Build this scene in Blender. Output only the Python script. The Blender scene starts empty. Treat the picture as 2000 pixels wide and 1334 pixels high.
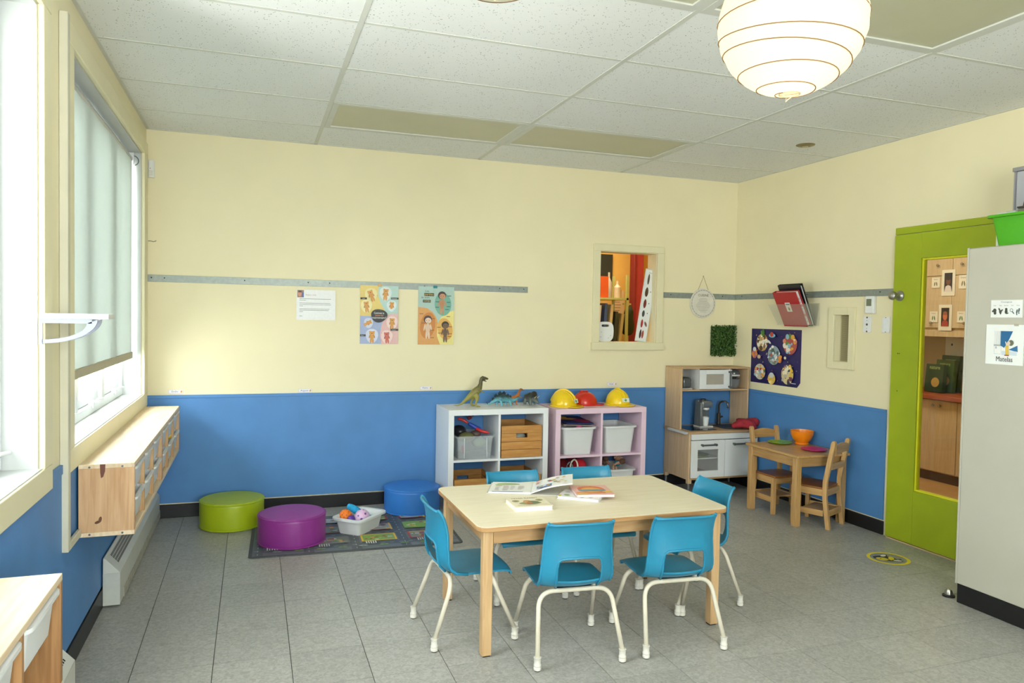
import bpy, math, random
from mathutils import Vector, Matrix, Euler
random.seed(7)
PI = math.pi
SC = bpy.context.scene
COL = SC.collection
W, H = 4.687, 2.629            # room width (x) and ceiling height
YF = -7.2                      # wall behind the camera
TF = 0.2977                    # floor tile pitch
CY1, CP, CX1, CPX = 0.531, 0.61, 1.095, 1.22   # ceiling grid

# ------------------------------------------------------------------ camera, world, lights, exposure
def make_camera():
    yaw, pitch, roll, f = 0.337227, 0.032860, 0.018137, 1444.055
    cy, sy = math.cos(yaw), math.sin(yaw)
    fwd = Vector((sy*math.cos(pitch), cy*math.cos(pitch), -math.sin(pitch)))
    right = Vector((cy, -sy, 0)); up = right.cross(fwd)
    r2 = right*math.cos(roll) + up*math.sin(roll)
    u2 = -right*math.sin(roll) + up*math.cos(roll)
    cam = bpy.data.cameras.new('camera'); o = bpy.data.objects.new('camera', cam)
    m = Matrix((r2, u2, -fwd)).transposed().to_4x4(); m.translation = (0.679414, -5.513304, 1.415980)
    o.matrix_world = m
    cam.sensor_width = 36.0; cam.lens = 36.0*f/2000.0; cam.clip_start = 0.05
    COL.objects.link(o); SC.camera = o
make_camera()

wd = bpy.data.worlds.new('world'); SC.world = wd; wd.use_nodes = True
nt = wd.node_tree; nt.nodes.clear()
wo = nt.nodes.new('ShaderNodeOutputWorld'); bg = nt.nodes.new('ShaderNodeBackground')
tc = nt.nodes.new('ShaderNodeTexCoord'); sp = nt.nodes.new('ShaderNodeSeparateXYZ'); rp = nt.nodes.new('ShaderNodeValToRGB')
nt.links.new(tc.outputs['Generated'], sp.inputs[0])
mr = nt.nodes.new('ShaderNodeMapRange'); mr.inputs['From Min'].default_value = -1; mr.inputs['From Max'].default_value = 1
nt.links.new(sp.outputs['Z'], mr.inputs['Value']); nt.links.new(mr.outputs[0], rp.inputs[0])
rp.color_ramp.elements[0].position = 0.40; rp.color_ramp.elements[0].color = (1.04, 1.04, 1.02, 1)
rp.color_ramp.elements[1].position = 0.58; rp.color_ramp.elements[1].color = (.93, .97, 1.0, 1)
nt.links.new(rp.outputs[0], bg.inputs[0]); bg.inputs[1].default_value = 22.0
nt.links.new(bg.outputs[0], wo.inputs[0])

def area(name, loc, rot, sx, sy, power, color=(1, 1, 1), portal=False):
    l = bpy.data.lights.new(name, 'AREA'); l.shape = 'RECTANGLE'; l.size = sx; l.size_y = sy; l.energy = power; l.color = color
    o = bpy.data.objects.new(name, l); o.location = loc; o.rotation_euler = rot; COL.objects.link(o)
    if portal: l.cycles.is_portal = True
    return o
WIN = [(-2.21, -0.23), (-3.65, -2.65)]
for a, b in WIN:               # sky portals in the window openings
    area('sky_portal', (-0.245, (a+b)/2, 1.65), (0, -PI/2, 0), 1.56, b-a, 1, portal=True)
FWX0, FWX1, FWZ0, FWZ1 = 0.35, 2.45, 0.95, 2.35     # window in the wall behind the viewer
area('sky_portal', ((FWX0+FWX1)/2, YF-.09, (FWZ0+FWZ1)/2), (PI/2, 0, 0), FWX1-FWX0, FWZ1-FWZ0, 1, portal=True)
SC.view_settings.view_transform = 'Standard'; SC.view_settings.look = 'None'
SC.view_settings.gamma = 1.0; SC.view_settings.use_curve_mapping = False
SC.view_settings.exposure = 0.20
SC.cycles.use_denoising = True
SC.cycles.max_bounces = 5; SC.cycles.diffuse_bounces = 3; SC.cycles.glossy_bounces = 2; SC.cycles.transmission_bounces = 4; SC.cycles.transparent_max_bounces = 8
SC.cycles.use_adaptive_sampling = True; SC.cycles.adaptive_threshold = 0.05
SC.cycles.sample_clamp_indirect = 8.0

# ------------------------------------------------------------------ materials
def lin(c):
    return tuple(((v/255)/12.92 if v/255 <= .04045 else ((v/255+.055)/1.055)**2.4) for v in c[:3])
MC = {}
def base(name):
    m = bpy.data.materials.new(name); m.use_nodes = True
    n = m.node_tree.nodes; return m, n, m.node_tree.links, n['Principled BSDF']
def mixrgb(n, l, fac, a, b):
    x = n.new('ShaderNodeMix'); x.data_type = 'RGBA'
    if isinstance(fac, float): x.inputs[0].default_value = fac
    else: l.new(fac, x.inputs[0])
    for s, v in ((x.inputs[6], a), (x.inputs[7], b)):
        if isinstance(v, tuple): s.default_value = (*v[:3], 1)
        else: l.new(v, s)
    return x.outputs[2]
def M(name, rgb, rough=.5, var=.05, scale=20, bump=0.0, bscale=200, metal=0.0, rand=0.0, spec=.5):
    if name in MC: return MC[name]
    m, n, l, b = base(name); c = lin(rgb)
    t = n.new('ShaderNodeTexCoord'); no = n.new('ShaderNodeTexNoise'); no.inputs['Scale'].default_value = scale; no.inputs['Detail'].default_value = 4
    l.new(t.outputs['Object'], no.inputs['Vector'])
    lo = tuple(v*(1-var) for v in c); hi = tuple(min(1, v*(1+var)) for v in c)
    mp = n.new('ShaderNodeMapRange'); mp.inputs['From Min'].default_value = .3; mp.inputs['From Max'].default_value = .7
    l.new(no.outputs['Fac'], mp.inputs['Value'])
    col = mixrgb(n, l, mp.outputs[0], lo, hi)
    if rand:
        oi = n.new('ShaderNodeObjectInfo'); r = n.new('ShaderNodeMapRange'); r.inputs['To Min'].default_value = 1-rand; r.inputs['To Max'].default_value = 1+rand
        l.new(oi.outputs['Random'], r.inputs['Value'])
        hs = n.new('ShaderNodeHueSaturation'); l.new(col, hs.inputs['Color']); l.new(r.outputs[0], hs.inputs['Value']); col = hs.outputs[0]
    l.new(col, b.inputs['Base Color']); b.inputs['Roughness'].default_value = rough; b.inputs['Metallic'].default_value = metal
    b.inputs['Specular IOR Level'].default_value = spec
    if bump:
        n2 = n.new('ShaderNodeTexNoise'); n2.inputs['Scale'].default_value = bscale; l.new(t.outputs['Object'], n2.inputs['Vector'])
        bp = n.new('ShaderNodeBump'); bp.inputs['Strength'].default_value = bump; bp.inputs['Distance'].default_value = .002
        l.new(n2.outputs['Fac'], bp.inputs['Height']); l.new(bp.outputs[0], b.inputs['Normal'])
    MC[name] = m; return m
def wood(name, light, dark, axis='x', rough=.45, scale=9, knots=False, rand=.06):
    if name in MC: return MC[name]
    m, n, l, b = base(name)
    t = n.new('ShaderNodeTexCoord'); mp = n.new('ShaderNodeMapping')
    s = [1.0, 1.0, 1.0]; s['xyz'.index(axis)] = .09
    mp.inputs['Scale'].default_value = s; l.new(t.outputs['Object'], mp.inputs['Vector'])
    no = n.new('ShaderNodeTexNoise'); no.inputs['Scale'].default_value = scale*6; no.inputs['Detail'].default_value = 6; no.inputs['Distortion'].default_value = .6
    l.new(mp.outputs[0], no.inputs['Vector'])
    r = n.new('ShaderNodeMapRange'); r.inputs['From Min'].default_value = .32; r.inputs['From Max'].default_value = .7; l.new(no.outputs['Fac'], r.inputs['Value'])
    col = mixrgb(n, l, r.outputs[0], lin(light), lin(dark))
    if knots:
        v = n.new('ShaderNodeTexVoronoi'); v.inputs['Scale'].default_value = 3.2
        mp2 = n.new('ShaderNodeMapping'); s2 = [1.6, 1.6, 1.6]; s2['xyz'.index(axis)] = .8; mp2.inputs['Scale'].default_value = s2
        l.new(t.outputs['Object'], mp2.inputs['Vector']); l.new(mp2.outputs[0], v.inputs['Vector'])
        k = n.new('ShaderNodeMapRange'); k.inputs['From Min'].default_value = .05; k.inputs['From Max'].default_value = .11
        k.inputs['To Min'].default_value = .8; k.inputs['To Max'].default_value = 0; l.new(v.outputs['Distance'], k.inputs['Value'])
        col = mixrgb(n, l, k.outputs[0], col, lin((105, 72, 48)))
    oi = n.new('ShaderNodeObjectInfo'); rr = n.new('ShaderNodeMapRange'); rr.inputs['To Min'].default_value = 1-rand; rr.inputs['To Max'].default_value = 1+rand
    l.new(oi.outputs['Random'], rr.inputs['Value']); hs = n.new('ShaderNodeHueSaturation'); l.new(col, hs.inputs['Color']); l.new(rr.outputs[0], hs.inputs['Value'])
    l.new(hs.outputs[0], b.inputs['Base Color']); b.inputs['Roughness'].default_value = rough
    MC[name] = m; return m
def clear(name, rgb, fac, rough=.15, sss=False):
    """see-through plastic or glass: surface mixed with a transparent shader"""
    if name in MC: return MC[name]
    m, n, l, b = base(name); b.inputs['Roughness'].default_value = rough
    t = n.new('ShaderNodeTexCoord'); no = n.new('ShaderNodeTexNoise'); no.inputs['Scale'].default_value = 12; l.new(t.outputs['Object'], no.inputs['Vector'])
    c = lin(rgb); l.new(mixrgb(n, l, no.outputs['Fac'], tuple(v*.95 for v in c), c), b.inputs['Base Color'])
    tr = n.new('ShaderNodeBsdfTransparent'); mx = n.new('ShaderNodeMixShader'); mx.inputs[0].default_value = fac
    out = n['Material Output']; src = b.outputs[0]
    if sss:
        tl = n.new('ShaderNodeBsdfTranslucent'); tl.inputs[0].default_value = (*c, 1)
        m2 = n.new('ShaderNodeMixShader'); m2.inputs[0].default_value = .18; l.new(src, m2.inputs[1]); l.new(tl.outputs[0], m2.inputs[2]); src = m2.outputs[0]
    l.new(src, mx.inputs[1]); l.new(tr.outputs[0], mx.inputs[2]); l.new(mx.outputs[0], out.inputs[0])
    MC[name] = m; return m
def glass(name):
    if name in MC: return MC[name]
    m, n, l, b = base(name); out = n['Material Output']
    gl = n.new('ShaderNodeBsdfGlossy'); gl.inputs['Roughness'].default_value = .02; tr = n.new('ShaderNodeBsdfTransparent'); tr.inputs[0].default_value = (.95, .97, .96, 1)
    fr = n.new('ShaderNodeFresnel'); fr.inputs[0].default_value = 1.45; mx = n.new('ShaderNodeMixShader')
    ge = n.new('ShaderNodeNewGeometry'); sb = n.new('ShaderNodeMath'); sb.operation = 'SUBTRACT'; sb.inputs[0].default_value = 1.0; l.new(ge.outputs['Backfacing'], sb.inputs[1])
    mu = n.new('ShaderNodeMath'); mu.operation = 'MULTIPLY'; l.new(fr.outputs[0], mu.inputs[0]); l.new(sb.outputs[0], mu.inputs[1])
    l.new(mu.outputs[0], mx.inputs[0]); l.new(tr.outputs[0], mx.inputs[1]); l.new(gl.outputs[0], mx.inputs[2]); l.new(mx.outputs[0], out.inputs[0])
    MC[name] = m; return m
def translucent(name, rgb, tfac, emit=0.0, ecol=(255, 225, 180)):
    if name in MC: return MC[name]
    m, n, l, b = base(name); out = n['Material Output']; c = lin(rgb)
    t = n.new('ShaderNodeTexCoord'); no = n.new('ShaderNodeTexNoise'); no.inputs['Scale'].default_value = 60; l.new(t.outputs['Object'], no.inputs['Vector'])
    col = mixrgb(n, l, no.outputs['Fac'], tuple(v*.96 for v in c), c)
    d = n.new('ShaderNodeBsdfDiffuse'); tl = n.new('ShaderNodeBsdfTranslucent'); l.new(col, d.inputs[0]); l.new(col, tl.inputs[0])
    mx = n.new('ShaderNodeMixShader'); mx.inputs[0].default_value = tfac; l.new(d.outputs[0], mx.inputs[1]); l.new(tl.outputs[0], mx.inputs[2]); s = mx.outputs[0]
    if emit:
        e = n.new('ShaderNodeEmission'); e.inputs[0].default_value = (*lin(ecol), 1); e.inputs[1].default_value = emit
        ad = n.new('ShaderNodeAddShader'); l.new(s, ad.inputs[0]); l.new(e.outputs[0], ad.inputs[1]); s = ad.outputs[0]
    l.new(s, out.inputs[0]); MC[name] = m; return m
def ink(rgb):
    k = 'ink_%02x%02x%02x' % tuple(int(v) for v in rgb[:3])
    return M(k, rgb, rough=.45, var=.03, scale=60)
def plastic(rgb, rough=.35):
    return M('plastic_%02x%02x%02x' % tuple(rgb), rgb, rough=rough, var=.03, scale=30)

def ceiling_tile_mat():
    m, n, l, b = base('acoustic_tile')
    t = n.new('ShaderNodeTexCoord'); oi = n.new('ShaderNodeObjectInfo')
    ad = n.new('ShaderNodeVectorMath'); ad.operation = 'MULTIPLY_ADD'
    l.new(oi.outputs['Location'], ad.inputs[0]); ad.inputs[1].default_value = (3, 3, 3); l.new(t.outputs['Object'], ad.inputs[2])
    v = n.new('ShaderNodeTexVoronoi'); v.inputs['Scale'].default_value = 80; l.new(ad.outputs[0], v.inputs['Vector'])
    no = n.new('ShaderNodeTexNoise'); no.inputs['Scale'].default_value = 38; no.inputs['Detail'].default_value = 3; l.new(ad.outputs[0], no.inputs['Vector'])
    r1 = n.new('ShaderNodeMapRange'); r1.inputs['From Min'].default_value = .10; r1.inputs['From Max'].default_value = .24; r1.inputs['To Min'].default_value = 1; r1.inputs['To Max'].default_value = 0
    l.new(v.outputs['Distance'], r1.inputs['Value'])
    r2 = n.new('ShaderNodeMapRange'); r2.inputs['From Min'].default_value = .46; r2.inputs['From Max'].default_value = .54; l.new(no.outputs['Fac'], r2.inputs['Value'])
    mu = n.new('ShaderNodeMath'); mu.operation = 'MULTIPLY'; l.new(r1.outputs[0], mu.inputs[0]); l.new(r2.outputs[0], mu.inputs[1])
    mu2 = n.new('ShaderNodeMath'); mu2.operation = 'MULTIPLY'; l.new(mu.outputs[0], mu2.inputs[0]); mu2.inputs[1].default_value = 1.0
    col = mixrgb(n, l, mu2.outputs[0], lin((240, 242, 240)), lin((96, 98, 92)))
    hs = n.new('ShaderNodeHueSaturation'); r = n.new('ShaderNodeMapRange'); r.inputs['To Min'].default_value = .97; r.inputs['To Max'].default_value = 1.02
    l.new(oi.outputs['Random'], r.inputs['Value']); l.new(r.outputs[0], hs.inputs['Value']); l.new(col, hs.inputs['Color'])
    l.new(hs.outputs[0], b.inputs['Base Color']); b.inputs['Roughness'].default_value = .95
    bp = n.new('ShaderNodeBump'); bp.inputs['Strength'].default_value = .5; bp.inputs['Distance'].default_value = .002; bp.invert = True
    l.new(mu.outputs[0], bp.inputs['Height']); l.new(bp.outputs[0], b.inputs['Normal'])
    return m
def floor_tile_mat():
    m, n, l, b = base('vinyl_tile')
    t = n.new('ShaderNodeTexCoord'); oi = n.new('ShaderNodeObjectInfo')
    ad = n.new('ShaderNodeVectorMath'); ad.operation = 'MULTIPLY_ADD'
    l.new(oi.outputs['Location'], ad.inputs[0]); ad.inputs[1].default_value = (2.3, 2.3, 2.3); l.new(t.outputs['Object'], ad.inputs[2])
    a = n.new('ShaderNodeTexNoise'); a.inputs['Scale'].default_value = 55; a.inputs['Detail'].default_value = 5; a.inputs['Distortion'].default_value = 1.2; l.new(ad.outputs[0], a.inputs['Vector'])
    c = n.new('ShaderNodeTexNoise'); c.inputs['Scale'].default_value = 9; c.inputs['Detail'].default_value = 3; l.new(ad.outputs[0], c.inputs['Vector'])
    r = n.new('ShaderNodeMapRange'); r.inputs['From Min'].default_value = .35; r.inputs['From Max'].default_value = .65; l.new(a.outputs['Fac'], r.inputs['Value'])
    col = mixrgb(n, l, r.outputs[0], lin((152, 151, 145)), lin((178, 178, 172)))
    r3 = n.new('ShaderNodeMapRange'); r3.inputs['From Min'].default_value = .62; r3.inputs['From Max'].default_value = .8; r3.inputs['To Max'].default_value = .35; l.new(c.outputs['Fac'], r3.inputs['Value'])
    col = mixrgb(n, l, r3.outputs[0], col, lin((128, 122, 108)))
    hs = n.new('ShaderNodeHueSaturation'); rr = n.new('ShaderNodeMapRange'); rr.inputs['To Min'].default_value = .94; rr.inputs['To Max'].default_value = 1.05
    l.new(oi.outputs['Random'], rr.inputs['Value']); l.new(rr.outputs[0], hs.inputs['Value']); l.new(col, hs.inputs['Color'])
    l.new(hs.outputs[0], b.inputs['Base Color'])
    rr2 = n.new('ShaderNodeMapRange'); rr2.inputs['To Min'].default_value = .30; rr2.inputs['To Max'].default_value = .48; l.new(c.outputs['Fac'], rr2.inputs['Value']); l.new(rr2.outputs[0], b.inputs['Roughness'])
    return m

# ------------------------------------------------------------------ mesh helpers
class MB:
    def __init__(s): s.v = []; s.f = []; s.m = []; s.mi = 0
    def add(s, vs, fs):
        o = len(s.v); s.v += [tuple(p) for p in vs]; s.f += [tuple(i+o for i in f) for f in fs]; s.m += [s.mi]*len(fs); return s
    def box(s, x0, x1, y0, y1, z0, z1):
        return s.add([(x0, y0, z0), (x1, y0, z0), (x1, y1, z0), (x0, y1, z0), (x0, y0, z1), (x1, y0, z1), (x1, y1, z1), (x0, y1, z1)],
                     [(3, 2, 1, 0), (4, 5, 6, 7), (0, 1, 5, 4), (1, 2, 6, 5), (2, 3, 7, 6), (3, 0, 4, 7)])
    def hexa(s, bot, top):       # 4 bottom, 4 top points (ccw from above)
        return s.add(list(bot)+list(top), [(3, 2, 1, 0), (4, 5, 6, 7), (0, 1, 5, 4), (1, 2, 6, 5), (2, 3, 7, 6), (3, 0, 4, 7)])
    def prism(s, pts, d):        # planar polygon (3d points) extruded by vector d
        n = len(pts); d = Vector(d); a = [Vector(p) for p in pts]; b = [p+d for p in a]
        return s.add(a+b, [tuple(range(n-1, -1, -1)), tuple(range(n, 2*n))]+[(i, (i+1) % n, n+(i+1) % n, n+i) for i in range(n)])
    def tube(s, path, r, n=10, caps=True, up=None):
        path = [Vector(p) for p in path]; k = len(path)
        rr = r if isinstance(r, (list, tuple)) else [r]*k
        vs = []; prev = None
        for i, p in enumerate(path):
            t = (path[min(i+1, k-1)]-path[max(i-1, 0)]).normalized()
            if prev is None:
                a = Vector(up) if up else (Vector((0, 0, 1)) if abs(t.z) < .9 else Vector((1, 0, 0)))
            else: a = prev
            x = (a-t*a.dot(t)).normalized(); y = t.cross(x); prev = x
            ri = rr[i]; rx, ry = ri if isinstance(ri, (list, tuple)) else (ri, ri)
            vs += [p+x*math.cos(2*PI*j/n)*rx+y*math.sin(2*PI*j/n)*ry for j in range(n)]
        fs = [(i*n+j, i*n+(j+1) % n, (i+1)*n+(j+1) % n, (i+1)*n+j) for i in range(k-1) for j in range(n)]
        if caps: fs += [tuple(range(n-1, -1, -1)), tuple((k-1)*n+j for j in range(n))]
        return s.add(vs, fs)
    def ring(s, pts, r, n=6):    # closed tube
        pts = [Vector(p) for p in pts]; k = len(pts); vs = []
        for i, p in enumerate(pts):
            t = (pts[(i+1) % k]-pts[i-1]).normalized(); a = Vector((0, 0, 1)) if abs(t.z) < .9 else Vector((1, 0, 0))
            x = (a-t*a.dot(t)).normalized(); y = t.cross(x)
            vs += [p+x*math.cos(2*PI*j/n)*r+y*math.sin(2*PI*j/n)*r for j in range(n)]
        return s.add(vs, [(i*n+j, i*n+(j+1) % n, ((i+1) % k)*n+(j+1) % n, ((i+1) % k)*n+j) for i in range(k) for j in range(n)])
    def lathe(s, prof, c=(0, 0, 0), n=24, axis='z', sx=1, sy=1):   # prof: (r, h)
        vs = []; c = Vector(c)
        for r, h in prof:
            for j in range(n):
                a = 2*PI*j/n; x, y = math.cos(a)*r*sx, math.sin(a)*r*sy
                vs.append(c+(Vector((x, y, h)) if axis == 'z' else Vector((h, x, y)) if axis == 'x' else Vector((y, h, x))))
        k = len(prof)
        fs = [(i*n+j, i*n+(j+1) % n, (i+1)*n+(j+1) % n, (i+1)*n+j) for i in range(k-1) for j in range(n)]
        if prof[0][0] > 1e-6: fs.append(tuple(range(n-1, -1, -1)))
        if prof[-1][0] > 1e-6: fs.append(tuple((k-1)*n+j for j in range(n)))
        return s.add(vs, fs)
    def ellipsoid(s, c, r, n=14, k=8):
        vs = []; c = Vector(c)
        prof = [(math.sin(PI*i/k), -math.cos(PI*i/k)) for i in range(k+1)]
        for rr, h in prof:
            for j in range(n):
                a = 2*PI*j/n; vs.append((c.x+max(rr, 1e-4)*math.cos(a)*r[0], c.y+max(rr, 1e-4)*math.sin(a)*r[1], c.z+h*r[2]))
        return s.add(vs, [(i*n+j, i*n+(j+1) % n, (i+1)*n+(j+1) % n, (i+1)*n+j) for i in range(k) for j in range(n)])
    def xform(s, mat, start=0):
        s.v[start:] = [tuple(mat @ Vector(p)) for p in s.v[start:]]; return s
    def mesh(s, name, mats):
        me = bpy.data.meshes.new(name); me.from_pydata(s.v, [], s.f)
        for m in (mats if isinstance(mats, (list, tuple)) else [mats]): me.materials.append(m)
        me.polygons.foreach_set('material_index', s.m); me.update(); return me
    def build(s, name, mats, parent=None, bev=0.0, smooth=False, seg=2):
        return link(name, s.mesh(name, mats), parent, bev, smooth, seg)
def link(name, me, parent=None, bev=0.0, smooth=False, seg=2):
    o = bpy.data.objects.new(name, me); COL.objects.link(o)
    if parent is not None: o.parent = parent
    if bev:
        b = o.modifiers.new('bevel', 'BEVEL'); b.width = bev; b.segments = seg; b.limit_method = 'ANGLE'
    if smooth or bev:
        me.polygons.foreach_set('use_smooth', [True]*len(me.polygons))
        try: me.set_sharp_from_angle(angle=math.radians(40))
        except Exception: pass
    return o
def tag(o, label=None, cat=None, group=None, kind=None):
    if label: o['label'] = label
    if cat: o['category'] = cat
    if group: o['group'] = group
    if kind: o['kind'] = kind
    return o
def thing(name, label, cat, loc=(0, 0, 0), rotz=0.0, group=None, kind=None):
    o = bpy.data.objects.new(name, None); o.empty_display_size = .05; COL.objects.link(o)
    o.location = loc; o.rotation_euler = (0, 0, rotz); return tag(o, label, cat, group, kind)
def B(parent, name, mat, x0, x1, y0, y1, z0, z1, bev=0.0):
    """one box part whose own origin sits at its centre"""
    c = ((x0+x1)/2, (y0+y1)/2, (z0+z1)/2); a, b, d = (x1-x0)/2, (y1-y0)/2, (z1-z0)/2
    o = MB().box(-a, a, -b, b, -d, d).build(name, mat, parent, bev); o.location = c; return o
def struct(o, label=None, cat=None): return tag(o, label, cat, kind='structure')
def copy_tree(o, parent=None):
    c = o.copy(); COL.objects.link(c); c.parent = parent
    for ch in o.children: copy_tree(ch, c)
    return c
def bake(o):
    """evaluate modifiers into a plain mesh and drop the source"""
    dg = bpy.context.evaluated_depsgraph_get(); me = bpy.data.meshes.new_from_object(o.evaluated_get(dg))
    bpy.data.objects.remove(o, do_unlink=True); return me
def skin(name, verts, edges, radii, mats, parent=None, sub=2):
    me = bpy.data.meshes.new(name); me.from_pydata(verts, edges, []); o = bpy.data.objects.new(name, me); COL.objects.link(o)
    o.modifiers.new('skin', 'SKIN')
    for i, sv in enumerate(me.skin_vertices[0].data):
        r = radii[i]; sv.radius = r if isinstance(r, tuple) else (r, r)
        sv.use_root = (i == 0)
    s = o.modifiers.new('sub', 'SUBSURF'); s.levels = sub; s.render_levels = sub
    me2 = bake(o); me2.materials.clear(); me2.materials.append(mats)
    me2.polygons.foreach_set('use_smooth', [True]*len(me2.polygons))
    return link(name, me2, parent, smooth=False)
def blend(name, mb, mat, parent=None, voxel=.0024, smooth=3):
    """fuse overlapping forms into one continuous skin"""
    o = mb.build(name, mat); r = o.modifiers.new('remesh', 'REMESH'); r.mode = 'VOXEL'; r.voxel_size = voxel; r.use_smooth_shade = True
    s = o.modifiers.new('smooth', 'SMOOTH'); s.factor = .5; s.iterations = smooth
    me = bake(o); me.materials.clear(); me.materials.append(mat); me.polygons.foreach_set('use_smooth', [True]*len(me.polygons))
    return link(name, me, parent)
TXT = {}
def text_mesh(s, bold=False):
    if s in TXT: return TXT[s]
    cu = bpy.data.curves.new('t', 'FONT'); cu.body = s; cu.resolution_u = 2; cu.size = 1.0; cu.offset = .012 if bold else 0.0
    o = bpy.data.objects.new('t', cu); COL.objects.link(o)
    dg = bpy.context.evaluated_depsgraph_get(); me = o.evaluated_get(dg).to_mesh()
    vs = [(v.co.x, v.co.y) for v in me.vertices]; fs = [tuple(p.vertices) for p in me.polygons]
    o.evaluated_get(dg).to_mesh_clear(); bpy.data.objects.remove(o, do_unlink=True)
    TXT[s] = (vs, fs); return TXT[s]
class Print:
    """flat print: coloured shapes laid on a plane with axes u, v and normal n"""
    def __init__(s, o, u, v, step=.00025, base=.0006):
        s.o = Vector(o); s.u = Vector(u).normalized(); s.v = Vector(v).normalized(); s.n = s.u.cross(s.v); s.k = base; s.step = step
        s.mb = MB(); s.cols = []
    def _p(s, a, b): return s.o+s.u*a+s.v*b+s.n*s.k
    def _put(s, pts, faces, c):
        c = tuple(int(x) for x in c)
        if c not in s.cols: s.cols.append(c)
        s.mb.mi = s.cols.index(c); s.mb.add([s._p(a, b) for a, b in pts], faces); s.k += s.step/6; return s
    def up(s): s.k += s.step; return s
    def poly(s, pts, c): return s._put(pts, [tuple(range(len(pts)))], c)
    def rect(s, a0, b0, a1, b1, c): return s.poly([(a0, b0), (a1, b0), (a1, b1), (a0, b1)], c)
    def ell(s, a, b, ra, rb, c, n=18, rot=0.0):
        return s.poly([(a+ra*math.cos(t)*math.cos(rot)-rb*math.sin(t)*math.sin(rot), b+ra*math.cos(t)*math.sin(rot)+rb*math.sin(t)*math.cos(rot)) for t in (2*PI*i/n for i in range(n))], c)
    def ringp(s, a, b, r0, r1, c, n=40, sy=1.0):
        pts = [(a+r*math.cos(2*PI*i/n), b+r*math.sin(2*PI*i/n)*sy) for r in (r0, r1) for i in range(n)]
        return s._put(pts, [(i, (i+1) % n, n+(i+1) % n, n+i) for i in range(n)], c)
    def text(s, t, a, b, size, c, align='c', rot=0.0, width=None):
        vs, fs = text_mesh(t)
        if not vs: return s
        x0 = min(v[0] for v in vs); x1 = max(v[0] for v in vs); k = size; kx = size
        if width: kx = width/(x1-x0)
        off = {'c': (x0+x1)/2, 'l': x0, 'r': x1}[align]; ca, sa = math.cos(rot), math.sin(rot)
        return s._put([(a+(x-off)*kx*ca-y*k*sa, b+(x-off)*kx*sa+y*k*ca) for x, y in vs], fs, c)
    def build(s, name, parent=None): return s.mb.build(name, [ink(c) for c in s.cols], parent)
# ------------------------------------------------------------------ shared materials
YEL = M('wall_yellow', (242, 232, 194), .6, .02, 3, bump=.06, bscale=140)
BLU = M('wall_blue', (78, 134, 194), .5, .05, 5, bump=.10, bscale=220)
TRIM = M('trim_cream', (236, 228, 190), .45, .02, 6)
WHITE = M('painted_white', (238, 240, 238), .4, .02, 8)
PVC = M('pvc_white', (240, 243, 245), .3, .015, 8)
BLACK = M('black_rubber', (22, 22, 24), .45, .12, 12)
GREYM = M('galvanised_strip', (150, 158, 152), .45, .10, 40, metal=.35)
STEEL = M('brushed_steel', (170, 168, 160), .3, .06, 60, metal=.9)
DARK = M('dark_gap', (30, 30, 30), .9, .1, 5)
GREEN = M('door_green', (164, 181, 26), .42, .05, 7)
BEAD_LIT = M('bead_lit_lime', (232, 230, 40), .4, .03, 10)  # glazing bead's yellowish lit look put into its colour
MELA = M('melamine_grey', (190, 187, 172), .4, .02, 6)
TILE = floor_tile_mat(); CEIL = ceiling_tile_mat()
GRID = M('tee_white', (214, 216, 208), .5, .03, 12)
PINE = wood('pine', (240, 221, 190), (226, 198, 160), 'y', knots=True)
PINE_END = wood('pine_end', (214, 176, 134), (192, 148, 106), 'z', knots=True)
PINE_D = wood('pine_divider', (208, 170, 122), (182, 140, 94), 'z')
GLASS = glass('window_glass')

# ------------------------------------------------------------------ floor
fl = struct(MB().box(0, W, YF, 0, -.06, -.0045).build('floor', M('floor_joint', (52, 50, 44), .8)), 'grey vinyl tile floor of the playroom', 'floor')
xs = [0.0]; x = .2389
while x < W: xs.append(x); x += TF
xs.append(W)
ys = [0.0]; y = -1.7642+5*TF
while y > YF: ys.append(y); y -= TF
ys.append(YF)
g = .0014; tmesh = {}
far = MB()
for j in range(len(ys)-1):
    for i in range(len(xs)-1):
        a, b = xs[i+1]-xs[i], ys[j]-ys[j+1]; cx, cy = (xs[i]+xs[i+1])/2, (ys[j]+ys[j+1])/2
        if ys[j] < -3.95:
            far.box(xs[i]+g, xs[i+1]-g, ys[j+1]+g, ys[j]-g, -.004, 0); continue
        k = (round(a, 3), round(b, 3))
        if k not in tmesh: tmesh[k] = MB().box(-a/2+g, a/2-g, -b/2+g, b/2-g, -.004, 0).mesh('tile', TILE)
        o = link('tile', tmesh[k], fl); o.location = (cx, cy, 0)
tag(far.build('tile_field', TILE, fl), kind='stuff')

# ------------------------------------------------------------------ ceiling
ce = struct(MB().box(0, W, YF, 0, H+.03, H+.08).build('ceiling', M('plenum', (120, 120, 115), .9)), 'white suspended ceiling of speckled acoustic tiles', 'ceiling')
cxs = [0, CX1, CX1+CPX, CX1+2*CPX, W]
cys = [0.0]; y = -CY1
while y > YF: cys.append(y); y -= CP
cys.append(YF)
LIGHTS = {(1, 1), (2, 1), (1, 5), (2, 5)}
cm = {}; far = MB()
for j in range(len(cys)-1):
    for i in range(4):
        if (i, j) in LIGHTS: continue
        a, b = cxs[i+1]-cxs[i], cys[j]-cys[j+1]; cx, cy = (cxs[i]+cxs[i+1])/2, (cys[j]+cys[j+1])/2
        if cys[j] < -4.3:
            far.box(cxs[i]+.002, cxs[i+1]-.002, cys[j+1]+.002, cys[j]-.002, H, H+.016); continue
        k = (round(a, 3), round(b, 3))
        if k not in cm: cm[k] = MB().box(-a/2+.002, a/2-.002, -b/2+.002, b/2-.002, 0, .016).mesh('ceiling_tile', CEIL)
        o = link('ceiling_tile', cm[k], ce); o.location = (cx, cy, H)
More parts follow.
